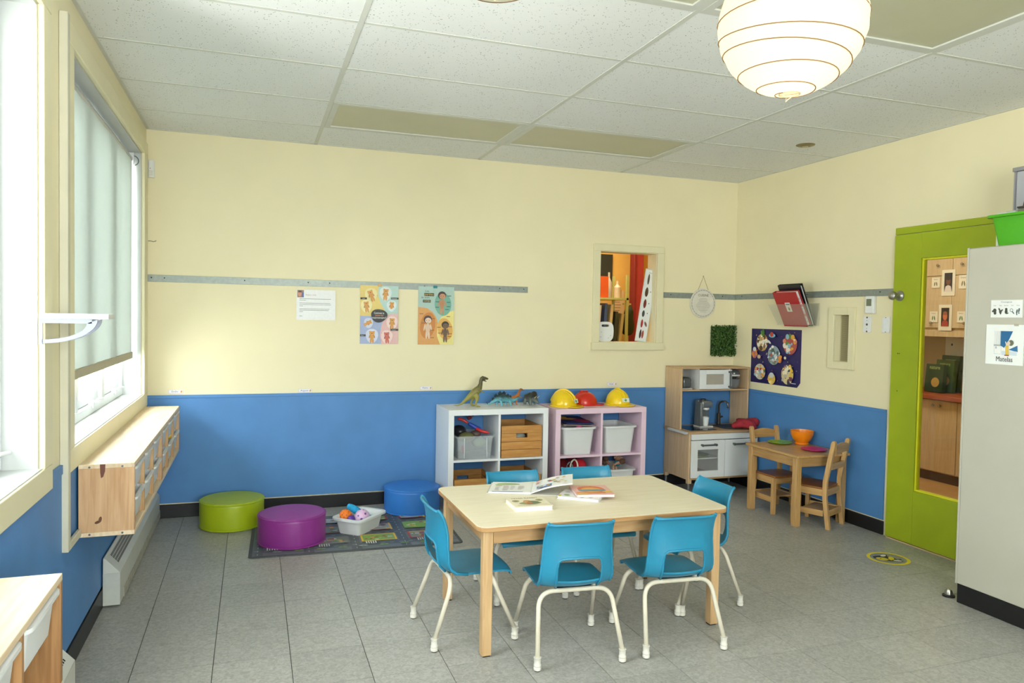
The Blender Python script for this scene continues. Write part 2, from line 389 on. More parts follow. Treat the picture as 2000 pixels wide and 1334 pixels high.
tag(far.build('tile_field', CEIL, ce), kind='stuff')
for x in cxs[1:4]: B(ce, 'main_tee', GRID, x-.012, x+.012, YF, 0, H-.003, H+.004)
for j, y in enumerate(cys[1:-1]):
    for i in range(4): B(ce, 'cross_tee', GRID, cxs[i]+.0122, cxs[i+1]-.0122, y-.010, y+.010, H-.002, H+.004)
B(ce, 'edge_angle', GRID, 0, W, -.018, 0, H-.003, H+.003); B(ce, 'edge_angle', GRID, 0, .018, YF, -.018, H-.003, H+.003); B(ce, 'edge_angle', GRID, W-.018, W, YF, -.018, H-.003, H+.003)
DIFF = M('light_diffuser', (196, 194, 168), .35, .03, 4, bump=.12, bscale=260)
def ceiling_light(i, j, label):
    x0, x1, y0, y1 = cxs[i]+.013, cxs[i+1]-.013, cys[j+1]+.012, cys[j]-.012
    t = thing('ceiling_light', label, 'ceiling light', ((x0+x1)/2, (y0+y1)/2, H), 0, 'recessed ceiling lights, switched off')
    a, b = (x1-x0)/2, (y1-y0)/2
    f = MB().box(-a, a, -b, -b+.03, -.004, .012).box(-a, a, b-.03, b, -.004, .012).box(-a, -a+.035, -b+.03, b-.03, -.004, .012).box(a-.035, a, -b+.03, b-.03, -.004, .012)
    f.build('frame', GRID, t)
    B(t, 'diffuser', DIFF, -a+.033, a-.033, -b+.028, b-.028, .003, .008)
    B(t, 'housing', WHITE, -a+.01, a-.01, -b+.01, b-.01, .013, .026)
ceiling_light(1, 1, 'unlit recessed ceiling panel above the two posters, left of the back pair')
ceiling_light(2, 1, 'unlit recessed ceiling panel above the serving window, right of the back pair')
ceiling_light(1, 5, 'unlit ceiling panel cut by the top edge, left of the lit paper lantern')
ceiling_light(2, 5, 'unlit ceiling panel behind and right of the lit paper lantern')

# ------------------------------------------------------------------ walls
def wall_x(name, X0, X1, ya, yb, holes, mat, label, zt=H+.1):
    """wall in a plane of constant x with rectangular holes (y0, y1, z0, z1)"""
    m = MB(); cuts = sorted({ya, yb} | {h[0] for h in holes} | {h[1] for h in holes})
    for a, b in zip(cuts, cuts[1:]):
        hs = sorted((h[2], h[3]) for h in holes if h[0] <= a+1e-6 and h[1] >= b-1e-6); z = -.06
        for h0, h1 in hs:
            if h0 > z: m.box(X0, X1, a, b, z, h0)
            z = h1
        m.box(X0, X1, a, b, z, zt)
    return struct(m.build(name, mat), label, 'wall')
WZ0, WZ1 = .873, 2.425
wall_x('wall_left', -.28, 0, YF-.1, .14, [(a, b, WZ0, WZ1) for a, b in WIN], YEL, 'cream yellow window wall')
PX0, PX1, PZ0, PZ1 = 3.365, 3.895, 1.222, 1.975
m = MB(); m.box(0, PX0, 0, .14, -.06, H+.1).box(PX1, W+.12, 0, .14, -.06, H+.1).box(PX0, PX1, 0, .14, -.06, PZ0).box(PX0, PX1, 0, .14, PZ1, H+.1)
struct(m.build('wall_back', YEL), 'cream yellow back wall with posters', 'wall')
DY0, DY1, DZ = -2.655, -1.745, 2.0
wall_x('wall_right', W, W+.12, YF-.1, 0, [(DY0, DY1, -.06, DZ), (-1.345, -1.205, 1.14, 1.475)], YEL, 'cream yellow wall with the green door')
struct(MB().box(-.28, FWX0, YF-.1, YF, -.06, H+.1).box(FWX1, W+.12, YF-.1, YF, -.06, H+.1).box(FWX0, FWX1, YF-.1, YF, -.06, FWZ0).box(FWX0, FWX1, YF-.1, YF, FWZ1, H+.1).build('wall_front', YEL), 'cream wall behind the viewer', 'wall')
# blue wainscot, cap strips and black base
ZB = .843
def wain(name, label, boxes, cap, bases):
    t = thing(name, label, 'wall panel', kind='structure')
    for b in boxes: B(t, 'panel', BLU, *b)
    for b in cap: B(t, 'cap_strip', BLU, *b, bev=.002)
wain('trim_1', 'blue painted lower part of the back wall', [(0.008, W-.008, -.008, 0, .1, ZB-.022)], [(0.008, W-.008, -.013, 0, ZB-.022, ZB)], [])
wain('trim_2', 'blue painted lower part of the right wall', [(W-.008, W, DY1+.05, 0, .1, ZB-.022), (W-.008, W, YF, DY0-.05, .1, ZB-.022)], [(W-.013, W, DY1+.05, 0, ZB-.022, ZB)], [])
wain('trim_3', 'blue painted wall under the windows', [(0, .008, YF, 0, .1, .80)], [(0, .014, -2.552, -2.375, .80, .835)], [])
bz = .092
for nm, b, lb in (('baseboard_back', (0.012, W-.012, -.014, 0, 0, bz), 'black rubber baseboard along the back wall'),
                  ('baseboard_right', (W-.014, W, DY1+.045, 0, 0, bz), 'black rubber baseboard between play table and green door'),
                  ('baseboard_left', (0, .014, YF, 0, 0, bz), 'black rubber baseboard under the windows')):
    struct(B(None, nm, BLACK, *b, bev=.003), lb, 'baseboard')

# ------------------------------------------------------------------ windows
def window(n, a, b, label, near_case, far_case):
    t = thing('window_%d' % n, label, 'window', (0, (a+b)/2, 0), kind='structure'); h = (b-a)/2
    zc, zt = .785, 2.51
    B(t, 'casing', TRIM, 0, .020, -h-.085, h+far_case, zc, WZ0, bev=.003)
    B(t, 'casing', TRIM, 0, .020, -h-.085, h+far_case, WZ1, zt, bev=.003)
    B(t, 'casing', TRIM, 0, .020, h, h+far_case, WZ0, WZ1, bev=.003)
    B(t, 'casing', TRIM, 0, .020, -h-near_case, -h, WZ0, WZ1, bev=.003)
    B(t, 'sill', REV, -.27, .012, -h, h, WZ0-.012, WZ0+.004, bev=.002)
    for s in (-1, 1): B(t, 'jamb', REV, -.27, -.001, s*h-.006 if s > 0 else -h, h if s > 0 else -h+.006, WZ0+.004, WZ1)
    B(t, 'head', REV, -.27, -.001, -h+.006, h-.006, WZ1-.008, WZ1)
    F0, F1 = -.20, -.105
    B(t, 'frame_rail', PVC, F0, F1, -h+.006, h-.006, WZ0+.004, WZ0+.05, bev=.004); B(t, 'frame_rail', PVC, F0, F1, -h+.006, h-.006, WZ1-.06, WZ1-.008, bev=.004)
    k = 3; w = (2*h-.012)/k
    for i in range(k):
        y0 = -h+.006+i*w; y1 = y0+w
        B(t, 'frame_stile', PVC, F0, F1, y0, y0+.035, WZ0+.05, WZ1-.06, bev=.004); B(t, 'frame_stile', PVC, F0, F1, y1-.035, y1, WZ0+.05, WZ1-.06, bev=.004)
        s = thing('sash', None, None, (0, 0, 0)); s.parent = t
        a0, a1, z0, z1 = y0+.037, y1-.037, WZ0+.052, WZ1-.062
        for q in ((a0, a1, z0, z0+.05), (a0, a1, z1-.05, z1), (a0, a0+.05, z0+.05, z1-.05), (a1-.05, a1, z0+.05, z1-.05)):
            B(s, 'sash_bar', PVC, -.185, -.125, *q, bev=.006)
        B(s, 'pane', GLASS, -.158, -.152, a0+.045, a1-.045, z0+.045, z1-.045)
        hm = MB().box(-.125, -.10, y0+w*.55, y0+w*.55+.09, z0-.02, z0+.012).tube([(-.104, y0+w*.55+.02, z0+.005), (-.085, y0+w*.55+.06, z0+.02), (-.08, y0+w*.55+.14, z0+.012)], .007)
        hm.build('crank_handle', PVC, s, smooth=True)
REV = M('reveal_white', (196, 199, 196), .5, .02, 8)
window(1, *WIN[0], 'tall window with the roller blind drawn most of the way down', .085, .14)
window(2, *WIN[1], 'bright window at the left edge with deep white reveal', .085, .10)

t = thing('window_4', 'window in the wall behind the viewer', 'window', (0, YF-.06, 0), kind='structure')
for q in ((FWX0, FWX1, FWZ0, FWZ0+.06), (FWX0, FWX1, FWZ1-.06, FWZ1), (FWX0, FWX0+.06, FWZ0+.06, FWZ1-.06), (FWX1-.06, FWX1, FWZ0+.06, FWZ1-.06), (1.4-.04, 1.4+.04, FWZ0+.06, FWZ1-.06)): B(t, 'frame_bar', PVC, q[0], q[1], -.03, .03, q[2], q[3])
for q in ((FWX0+.05, 1.37), (1.43, FWX1-.05)): B(t, 'pane', GLASS, q[0], q[1], -.003, .003, FWZ0+.05, FWZ1-.05)
# roller blind in window 1
FAB = translucent('blind_fabric', (216, 223, 219), .19)
t = thing('roller_blind', 'white roller blind with beige hem bar in the tall window', 'roller blind', (-.05, -1.22, 1.13))
bl0, bl1 = -.97, .955
f = MB(); n = 40
for i in range(n+1):
    yy = bl0+(bl1-bl0)*i/n; xx = .0025*math.sin(i*.55)+.002*math.sin(i*1.7)
    f.v += [(xx, yy, .02), (xx*.4, yy, 1.24), (xx-.0016, yy, .02), (xx*.4-.0016, yy, 1.24)]
for i in range(n):
    q = 4*i; f.f += [(q, q+4, q+5, q+1), (q+3, q+7, q+6, q+2)]; f.m += [0, 0]
f.build('fabric', FAB, t, smooth=True)
B(t, 'hem_bar', M('hem_beige', (178, 172, 146), .6), -.006, .006, bl0, bl1, -.02, .024, bev=.004)
MB().tube([(-.018, bl0-.01, 1.245), (-.018, bl1+.01, 1.245)], .022, 18).build('roller_tube', M('roller_grey', (190, 192, 190), .4), t, smooth=True)
for s in (bl0-.012, bl1+.012): B(t, 'bracket', PVC, -.045, .01, s-.004, s+.004, 1.21, 1.286, bev=.002)
ch = MB()
for i in range(22):
    a = -1.2+i*2.6/21*1.1; ch.ellipsoid((.004+.030*math.cos(a), bl1+.026, 1.238+.030*math.sin(a)), (.0034, .0034, .0034), 6, 4)
ch.build('bead_chain', M('chain_grey', (120, 125, 128), .3, metal=.6), t, smooth=True)

# ------------------------------------------------------------------ serving window in the back wall
t = thing('window_3', 'cream framed serving opening into the next room', 'window', ((PX0+PX1)/2, 0, PZ0), kind='structure')
a, hh = (PX1-PX0)/2, PZ1-PZ0
B(t, 'casing', TRIM, -a-.062, -a, -.02, 0, 0, hh, bev=.003); B(t, 'casing', TRIM, a, a+.062, -.02, 0, 0, hh, bev=.003)
B(t, 'casing', TRIM, -a-.062, a+.062, -.02, 0, hh, hh+.055, bev=.003); B(t, 'sill', TRIM, -a-.07, a+.07, -.03, 0, -.062, 0, bev=.003)
for s in (-1, 1): B(t, 'jamb', TRIM, (-a if s < 0 else a-.004), (-a+.004 if s < 0 else a), 0, .14, 0, hh)
B(t, 'jamb', TRIM, -a+.004, a-.004, 0, .14, 0, .004); B(t, 'jamb', TRIM, -a+.004, a-.004, 0, .14, hh-.004, hh)

# ------------------------------------------------------------------ the room behind the serving window
OR = M('wall_ochre', (232, 188, 96), .6, .03, 4)
m = MB().box(2.7, 4.8, 1.60, 1.7, 0, 2.75).box(2.6, 2.7, .14, 1.7, 0, 2.75).box(4.76, 4.8, .14, 1.6, 0, 2.75).box(2.6, 4.8, .14, 1.7, 2.65, 2.75).box(2.6, 4.8, .14, 1.7, -.06, 0)
struct(m.build('wall_next_room', OR), 'ochre walls of the room beyond the serving window', 'wall')
area('next_room_ceiling_lamp', (3.8, .95, 2.60), (0, 0, 0), .5, .5, 14, (1, .86, .62))
RED = M('frame_red', (150, 48, 52), .45, .05, 9)
t = thing('door_2', 'dark red door frame in the next room', 'door', (4.525, 1.5, 0), kind='structure')
B(t, 'frame_post', RED, -.022, .0, 0, .10, 0, 2.3, bev=.003); B(t, 'frame_post', M('frame_red_light', (186, 66, 66), .45), .0, .10, .02, .10, 0, 2.3, bev=.003)
t = thing('storage_rack', 'pale green metal rack loaded with bottles and folders behind the serving window', 'rack', (3.94, 1.12, 0))
RK = M('rack_green', (196, 200, 120), .4)
for sx in (-.30, .28):
    for sy in (0, .3): B(t, 'post', RK, sx-.012, sx+.012, sy-.012, sy+.012, 0, 1.86)
for z in (.5, 1.18, 1.62): B(t, 'shelf', RK, -.312, .292, -.012, .312, z-.012, z+.008)
def bottle(x, y, z, r, h, c, label):
    q = tag(MB().lathe([(r, 0), (r, h*.62), (r*.5, h*.74), (r*.35, h*.8), (r*.35, h)], (0, 0, 0), 14).build('bottle', plastic(c), smooth=True), label, 'bottle', 'bottles on the rack'); q.location = (x, y, z)
bottle(4.13, 1.16, 1.629, .036, .17, (226, 206, 168), 'tall cream bottle on the upper rack shelf, seen through the serving window')
bottle(4.09, 1.27, 1.629, .03, .26, (196, 184, 160), 'pump bottle behind the cream bottle on the rack')
bottle(4.19, 1.25, 1.629, .03, .14, (216, 176, 96), 'small amber bottle at the right end of the upper rack shelf')
tag(B(None, 'folder_box', plastic((226, 96, 36)), 3.88, 4.02, 1.14, 1.38, 1.629, 1.84), 'orange box at the left end of the upper rack shelf', 'box')
tag(B(None, 'notice_board', plastic((44, 52, 46)), 3.98, 4.28, 1.57, 1.598, 1.76, 2.10), 'dark green board on the ochre wall behind the rack', 'board')
for i, (xx, c, hgt, tilt) in enumerate(((3.90, (232, 220, 190), .36, .12), (3.97, (70, 96, 140), .38, .1), (4.03, (226, 206, 150), .37, .14), (4.09, (60, 70, 52), .30, .12), (4.15, (208, 186, 120), .28, .2))):
    q = tag(MB().box(0, .028, 0, .24, 0, hgt).build('folder', plastic(c)), ('cream folder leftmost on the middle rack shelf', 'blue folder beside the cream one on the rack', 'pale tan folder in the middle of the rack row', 'dark olive folder on the middle rack shelf', 'thin yellowish folder leaning at the right of the rack row')[i], 'folder', 'folders on the rack')
    q.location = (xx, 1.14, 1.19+.003); q.rotation_euler = (0, tilt*.5, 0)
q = tag(skin('bag', [(0, 0, .25), (0, 0, .12), (0, 0, .02), (.03, 0, .34)], [(0, 1), (1, 2), (0, 3)], [(.06, .05), (.08, .06), (.07, .05), (.015, .015)], M('bag_green', (52, 62, 34), .7)), 'dark green bag hanging at the right side of the rack', 'bag'); q.location = (4.33, 1.30, 1.22)
B(q, 'hanger', RK, -.06, .03, -.01, .01, .345, .36)
t = thing('wall_notice', 'pale handwritten sheet on the ochre wall beside the red frame', 'notice', (4.37, 1.595, 1.30))
B(t, 'sheet', plastic((232, 206, 156)), -.07, .07, 0, .004, 0, .42)
p = Print((0, 0, 0), (1, 0, 0), (0, 0, 1)); 
for i in range(12): p.rect(-.055, .385-i*.03, -.055+.07+.03*random.random(), .391-i*.03, (150, 120, 90))
p.build('print', t)
# leaning chart strip and white oval board on the ledge
t = thing('picture_chart', 'long white picture strip leaning in the serving window', 'chart', (3.795, .066, PZ0+.0045)); t.rotation_euler = (0, math.radians(8.5), 0)
B(t, 'board', WHITE, -.055, .055, 0, .006, 0, .625, bev=.004)
p = Print((0, 0, 0), (1, 0, 0), (0, 0, 1))
p.ringp(0, 0, 0, 0, (120, 170, 160)) if False else None
for q in ((-.053, .003, .053, .006), (-.053, .619, .053, .622), (-.053, .003, -.051, .622), (.051, .003, .053, .622)): p.rect(*q, (150, 186, 176))
p.up()
for b0, c, w, h2, k in ((.535, (92, 78, 62), .010, .045, 0), (.425, (88, 62, 40), .016, .040, 1), (.325, (122, 48, 40), .014, .038, 1), (.240, (70, 70, 72), .013, .028, 1), (.155, (178, 40, 48), .011, .035, 2), (.065, (70, 40, 40), .010, .038, 3)):
    p.ell(-.015, b0, w, h2, c, 12); p.ell(-.015, b0+h2*.6, w*.55, h2*.5, c, 8)
    if k == 1: p.ell(.022, b0+.008, .004, .006, (60, 60, 60), 6)
    if k == 2: p.ell(.022, b0, .012, .026, (170, 160, 150), 9, .5); p.ell(.022, b0, .006, .018, (120, 70, 60), 9, .5)
    if k == 3: p.ell(.008, b0, .010, .036, (170, 70, 60), 9)
p.text('Instruments', .01, .59, .012, (90, 90, 90)); p.build('print', t)
t = thing('oval_board', 'white rounded board with slot handle standing in the serving window', 'board', (3.455, .055, PZ0+.0045))
m = MB(); R1, R2 = [], []
for i in range(40):
    a2 = 2*PI*i/40; ca, sa = math.cos(a2), math.sin(a2); k = (abs(ca)**3.2+abs(sa)**3.2)**(-1/3.2)
    R1.append((.078*ca*k, .083+.083*sa*k)); R2.append((.034*ca*(abs(ca)**4+abs(sa)**4)**-.25, .133+.010*sa*(abs(ca)**4+abs(sa)**4)**-.25))
for yy in (0, .008):
    m.add([(a2, yy, b2) for a2, b2 in R1]+[(a2, yy, b2) for a2, b2 in R2], [(i, (i+1) % 40, 40+(i+1) % 40, 40+i) for i in range(40)])
m.add([(a2, yy, b2) for yy in (0, .008) for a2, b2 in R1], [(i, (i+1) % 40, 40+(i+1) % 40, 40+i) for i in range(40)])
m.add([(a2, yy, b2) for yy in (0, .008) for a2, b2 in R2], [(i, (i+1) % 40, 40+(i+1) % 40, 40+i) for i in range(40)])
m.build('board', WHITE, t); p = Print((0, 0, 0), (1, 0, 0), (0, 0, 1))
for a2, b2 in ((-.04, .04), (-.036, .08), (.05, .05), (.03, .03)): p.ell(a2, b2, .003, .003, (110, 110, 110), 6)
p.build('print', t)

# ------------------------------------------------------------------ green door and the corridor behind it
t = thing('door_1', 'lime green door with tall glass panel and steel knob', 'door', (W, DY1, 0), kind='structure')
dw = DY1-DY0
B(t, 'frame_head', GREEN, -.012, .12, -dw-.02, .022, DZ+.002, DZ+.047, bev=.003)
for y0, y1 in ((.0, .018), (-dw-.02, -dw)): B(t, 'frame_post', GREEN, -.004, .12, y0, y1, 0, DZ, bev=.002)
x0, x1 = -.034, .008; gy0, gy1, gz0, gz1 = -.70, -.205, .355, 1.835
sl = thing('slab', None, None); sl.parent = t
zb = .012
B(sl, 'stile', GREEN, x0, x1, gy1, .004, zb, DZ-.004, bev=.003); B(sl, 'stile', GREEN, x0, x1, -dw+.004, gy0, zb, DZ-.004, bev=.003)
B(sl, 'rail', GREEN, x0, x1, gy0, gy1, zb, gz0, bev=.002); B(sl, 'rail', GREEN, x0, x1, gy0, gy1, gz1, DZ-.004, bev=.002)
for q in ((gy1-.013, gy1, gz0, gz1), (gy0, gy0+.013, gz0, gz1), (gy0+.013, gy1-.013, gz0, gz0+.013), (gy0+.013, gy1-.013, gz1-.013, gz1)):
    B(sl, 'glazing_bead', BEAD_LIT, x0+.008, x1-.004, *q, bev=.002)
B(sl, 'pane', GLASS, -.016, -.011, gy0+.015, gy1-.015, gz0+.015, gz1-.015)
B(t, 'lit_threshold', M('threshold_lit_tan', (214, 186, 140), .5), -.03, .12, -dw, 0, -.003, .007)  # pale tan stands in for the line of light under the door
k = MB().lathe([(.0, .0), (.034, .0), (.034, .006), (.020, .010), (.013, .02), (.013, .036), (.022, .046), (.029, .060), (.026, .072), (.012, .080), (.0, .081)], (0, 0, 0), 24, 'x'); k.xform(Matrix.Rotation(PI, 4, 'Z'))
o = k.build('knob', STEEL, sl, smooth=True); o.location = (x0, -.052, 1.601)
for yy, zz in ((-.05, 1.225), (-.062, 1.225), (-.055, .98)): 
    o = MB().lathe([(.0035, 0), (.0035, .001), (0, .001)], (0, 0, 0), 8, 'x').build('screw_hole', DARK, sl); o.location = (x0-.001, yy, zz)

CW = M('corridor_wall', (222, 200, 150), .6, .03, 4)
m = MB().box(W+.12, 7.2, .3, .4, 0, 2.7).box(7.1, 7.2, -4.2, .3, 0, 2.7).box(W+.12, 7.2, -4.3, -4.2, 0, 2.7).box(W+.12, 7.2, -4.3, .4, 2.62, 2.7)
struct(m.build('wall_corridor', CW), 'beige corridor walls behind the green door', 'wall')
struct(MB().box(W+.12, 7.2, -4.3, .4, -.06, 0).build('floor_corridor', M('corridor_floor', (196, 150, 92), .4, .12, 3)), 'tan corridor floor behind the door glass', 'floor')
area('corridor_ceiling_lamp', (5.6, -.9, 2.60), (0, 0, 0), .6, 1.6, 24, (1, .93, .80))
MAP = wood('maple', (214, 190, 150), (200, 172, 130), 'z', rough=.4, rand=.02)
t = thing('base_cabinet', 'maple base cabinet under the reddish counter in the corridor', 'cabinet', (6.5, -.9, 0))
B(t, 'toe_kick', M('toe_brown', (88, 66, 46), .6), .03, .59, -1.2, 1.1, 0, .085); B(t, 'body', MAP, .018, .59, -1.2, 1.1, .085, .745)
for i in range(5):
    d = B(t, 'door', MAP, 0, .018, -1.02+i*.40+.003, -.62+i*.40-.003, .095, .735, bev=.002)
for yy in (.345, .415, -.05, .02):
    o = MB().lathe([(.004, 0), (.006, .012), (.014, .02), (.012, .028), (0, .03)], (0, 0, 0), 14, 'x').xform(Matrix.Rotation(PI, 4, 'Z')).build('door_knob', STEEL, t, smooth=True); o.location = (0, yy, .69)
tag(B(None, 'counter_top', wood('counter', (178, 92, 44), (150, 70, 32), 'y'), 6.45, 7.09, -2.1, .28, .746, .785, bev=.004), 'reddish wood counter top in the corridor', 'counter')
t = thing('wall_cabinet', 'maple upper cabinets with photo cards behind the door glass', 'cabinet', (6.6, -.9, 1.36))
B(t, 'body', MAP, .018, .45, -1.2, 1.1, 0, 1.1)
for i in range(7):
    y0 = -1.14+i*.30
    for z0, z1 in ((.03, .50), (.506, 1.09)): B(t, 'door', MAP, 0, .018, y0+.002, y0+.298, z0, z1, bev=.0015)
for yy, zz in ((.13, .075), (.215, .075), (.255, .60), (.175, .60), (.50, .60), (.555, .075)):
    o = MB().lathe([(.004, 0), (.006, .012), (.013, .02), (.011, .028), (0, .03)], (0, 0, 0), 14, 'x').xform(Matrix.Rotation(PI, 4, 'Z')).build('door_knob', STEEL, t, smooth=True); o.location = (0, yy, zz)
B(t, 'light_valance', MAP, 0, .02, -1.2, 1.1, -.05, .0)
def card(y, z, w, h, label, kind):
    q = thing('photo_card' if kind < 2 else 'name_card', label, 'card', (6.598, y, z), 0, 'cards on the corridor cabinet doors')
    B(q, 'sheet', plastic((236, 228, 206)), -.004, 0, -w/2, w/2, 0, h)
    p = Print((-.004, 0, 0), (0, -1, 0), (0, 0, 1))
    if kind < 2:
        p.rect(-w*.30, h*.16, w*.30, h*.88, (52, 46, 52) if kind == 0 else (44, 30, 34)).up()
        p.poly([(-w*.28, h*.16), (w*.28, h*.16), (w*.2, h*.36), (0, h*.42), (-w*.2, h*.36)], (226, 214, 206) if kind == 0 else (170, 60, 44)).up()
        p.ell(0, h*.56, w*.17, h*.16, (118, 78, 60) if kind == 0 else (206, 110, 70)); p.up().ell(0, h*.67, w*.165, h*.075, (60, 48, 44) if kind == 0 else (150, 90, 60))
    else:
        for s in (-1, 1): p.ell(s*w*.12, h*.38, w*.07, h*.2, (74, 122, 84) if kind == 2 else (120, 112, 92), 10, s*.15)
        p.text('Bonjour', 0, h*.78, h*.13, (110, 100, 90))
    p.build('print', q)
card(-.505, 1.68, .135, .235, 'photo card of a child in a white shirt on the corridor cabinet', 0)
card(-.485, 1.355+.01, .135, .235, 'photo card of a child in a red shirt on the corridor cabinet', 1)
card(-.375, 1.755, .085, .095, 'small footprint card left of the white-shirt photo card', 3)
card(-.365, 1.44, .085, .10, 'small green footprint card left of the red-shirt photo card', 2)
card(-.655, 1.74, .09, .12, 'beige card right of the white-shirt photo card', 3)
card(-.645, 1.44, .08, .10, 'small green footprint card right of the red-shirt photo card', 2)
t = thing('corridor_notice', 'white notice with small figure above the corridor counter', 'notice', (7.0, -.36, 1.06)); 
B(t, 'sheet', WHITE, -.004, 0, -.20, .20, 0, .27); p = Print((-.004, 0, 0), (0, -1, 0), (0, 0, 1))
p.text('Bonjour les amis', 0, .235, .02, (90, 80, 110)); p.ell(.05, .13, .028, .03, (160, 110, 80)); p.ell(.05, .06, .026, .045, (110, 130, 190)); p.ell(-.13, .17, .01, .012, (60, 90, 170)); p.build('print', t)
for i, (yy, c, hgt, xx) in enumerate(((-.30, (52, 84, 36), .34, 6.90), (-.33, (74, 100, 40), .30, 6.80), (-.31, (40, 66, 30), .26, 6.70))):
    q = tag(MB().box(-.02, .02, -.11, .11, 0, hgt).build('book', plastic(c)), ('dark green book standing rearmost on the corridor counter', 'mid green book standing second on the corridor counter', 'small dark green book standing frontmost on the corridor counter')[i], 'book', 'green books on the corridor counter')
    q.location = (xx, yy, .789); q.rotation_euler = (0, .08, -.15)
    p = Print((-.02, 0, 0), (0, -1, 0), (0, 0, 1)); p.text('nature', 0, hgt*.82, .05, (190, 210, 120)); p.ell(.02, hgt*.35, .05, .045, (200, 160, 70)); p.build('print', q)
tag(skin('black_bag', [(0, 0, .06), (0, -.09, .05), (0, .10, .06), (0, 0, .12), (0, .06, .13)], [(0, 1), (0, 2), (0, 3), (2, 4)], [.07, .05, .06, .05, .04], M('black_cloth', (26, 27, 30), .85)), 'crumpled black bag on the corridor counter', 'bag').location = (6.52, -.26, .785)
# ------------------------------------------------------------------ fittings on the walls
def strip(label, loc, L, rotz, screws):
    t = thing('metal_strip', label, 'wall strip', loc, rotz, 'grey metal display strips')
    B(t, 'strip', GREYM, 0, L, -.004, 0, -.024, .024, bev=.001)
    for s in screws:
        o = MB().lathe([(0, 0), (.0045, 0), (.0045, .0012), (0, .0016)], (0, 0, 0), 8, 'y').xform(Matrix.Scale(-1, 4, (0, 1, 0))).build('screw', DARK, t); o.location = (s, -.004, .004)
strip('long grey metal strip holding the two posters', (.002, 0, 1.635), 2.735, 0, (.03, .11, .62, 1.05, 1.2, 1.9, 2.5, 2.7))
strip('short grey metal strip behind the round kitchen sign', (3.957, 0, 1.628), .728, 0, (.08, .6))
strip('grey metal strip running to the green door behind the binders', (W, -.004, 1.628), 1.72, -PI/2, (.1, .9, 1.6))

t = thing('motion_sensor', 'small white motion sensor high in the left corner', 'sensor', (.028, 0, 2.305))
MB().prism([(-.024, 0, 0), (.024, 0, 0), (.024, -.018, 0), (.010, -.036, 0), (-.010, -.036, 0), (-.024, -.018, 0)], (0, 0, .115)).build('body', WHITE, t, bev=.005)
B(t, 'lens', M('lens_white', (228, 226, 218), .25), -.012, .012, -.038, -.034, .012, .045, bev=.002); B(t, 'status_light', plastic((190, 60, 50)), -.003, .003, -.038, -.035, .056, .060)
o = tag(MB().tube([(.002, 0, 0), (.02, 0, 0), (.035, .0, -.004), (.05, .01, .004)], .0018, 6).build('wall_hook', DARK, smooth=True), 'tiny wire hook on the window casing near the corner', 'hook'); o.location = (.0, -.091, 1.876); o.location.x = .02

# posters and papers on the back wall
def sheet(name, label, cat, x0, x1, z0, z1, c, curl=0.0, y=-.0045, group=None):
    t = thing(name, label, cat, (x0, y, z0), 0, group); w, h = x1-x0, z1-z0
    m = MB(); n = 8
    for k, d in ((0, 0.0), (1, .0008)):
        for i in range(n+1):
            m.v += [(w*j/6, -.0012+d-curl*math.sin(PI*i/n)*.3*0, h*i/n) for j in range(7)]
    def idx(k, i, j): return k*(n+1)*7+i*7+j
    for i in range(n):
        for j in range(6):
            m.f.append((idx(0, i, j), idx(0, i, j+1), idx(0, i+1, j+1), idx(0, i+1, j))); m.f.append((idx(1, i, j), idx(1, i+1, j), idx(1, i+1, j+1), idx(1, i, j+1))); m.m += [0, 0]
    m.build('paper', ink(c), t)
    return t, Print((0, -.0012, 0), (1, 0, 0), (0, 0, 1)), w, h
t, p, w, h = sheet('letter', 'white typed letter with a small photo pinned left of the posters', 'paper', .972, 1.244, 1.37, 1.586, (240, 241, 240))
p.rect(.005, h-.055, .05, h-.003, (150, 110, 90)).up(); p.ell(.022, h-.028, .013, .02, (206, 140, 110)); p.rect(.038, h-.055, .05, h-.02, (70, 100, 160)); p.rect(.012, h-.02, .034, h-.006, (80, 60, 50))
p.text('Bonjour à tous', .10, h-.04, .012, (190, 90, 90))
for i, (a0, a1) in enumerate(((.02, .24), (.02, .065), (0, 0), (.02, .235), (.02, .24), (.02, .045), (0, 0), (.02, .23), (.02, .225), (.02, .045), (0, 0), (0, 0), (.02, .04))):
    if a1: p.rect(a0, h-.066-i*.0103, a1, h-.0635-i*.0103, (120, 120, 122))
p.build('print', t)

def blob(p, a, b, r, c, n=24, k=.12, ph=0.0, sy=1.0):
    p.poly([(a+r*math.cos(t)*(1+k*math.sin(3*t+ph)), b+r*sy*math.sin(t)*(1+k*math.sin(3*t+ph))) for t in (2*PI*i/n for i in range(n))], c)
def bear(p, a, b, s, c, rot=0.0, sit=False):
    """small plain teddy figure"""
    ca, sa = math.cos(rot), math.sin(rot)
    def E(x, y, rx, ry, col, r=0.0): p.ell(a+(x*ca-y*sa)*s, b+(x*sa+y*ca)*s, rx*s, ry*s, col, 12, rot+r)
    d = tuple(v*.85 for v in c)
    for k in (-1, 1): E(k*.20, .40, .09, .09, c)
    if not sit:
        for k in (-1, 1): E(k*.11, -.52, .10, .24, c)
    for k in (-1, 1): E(k*.22, -.06, .07, .20, d, k*.35)
    E(0, -.16, .21, .27, c); E(0, .24, .27, .22, c); p.up()
    E(0, .18, .12, .09, tuple(min(255, v*1.12) for v in c)); p.up(); E(.0, .22, .06, .05, (48, 40, 50))
t, p, w, h = sheet('emotions_poster', 'colourful teddy bear feelings poster clipped to the grey strip', 'poster', 1.422, 1.704, 1.20, 1.632, (232, 206, 120))
Yc, Tc, Bc, Pc = (230, 202, 112), (186, 216, 208), (164, 178, 214), (232, 188, 184)
p.poly([(.47*w, h), (w, h), (w, .5*h), (.72*w, .5*h), (.62*w, .6*h), (.52*w, .72*h), (.46*w, .85*h)], Tc)
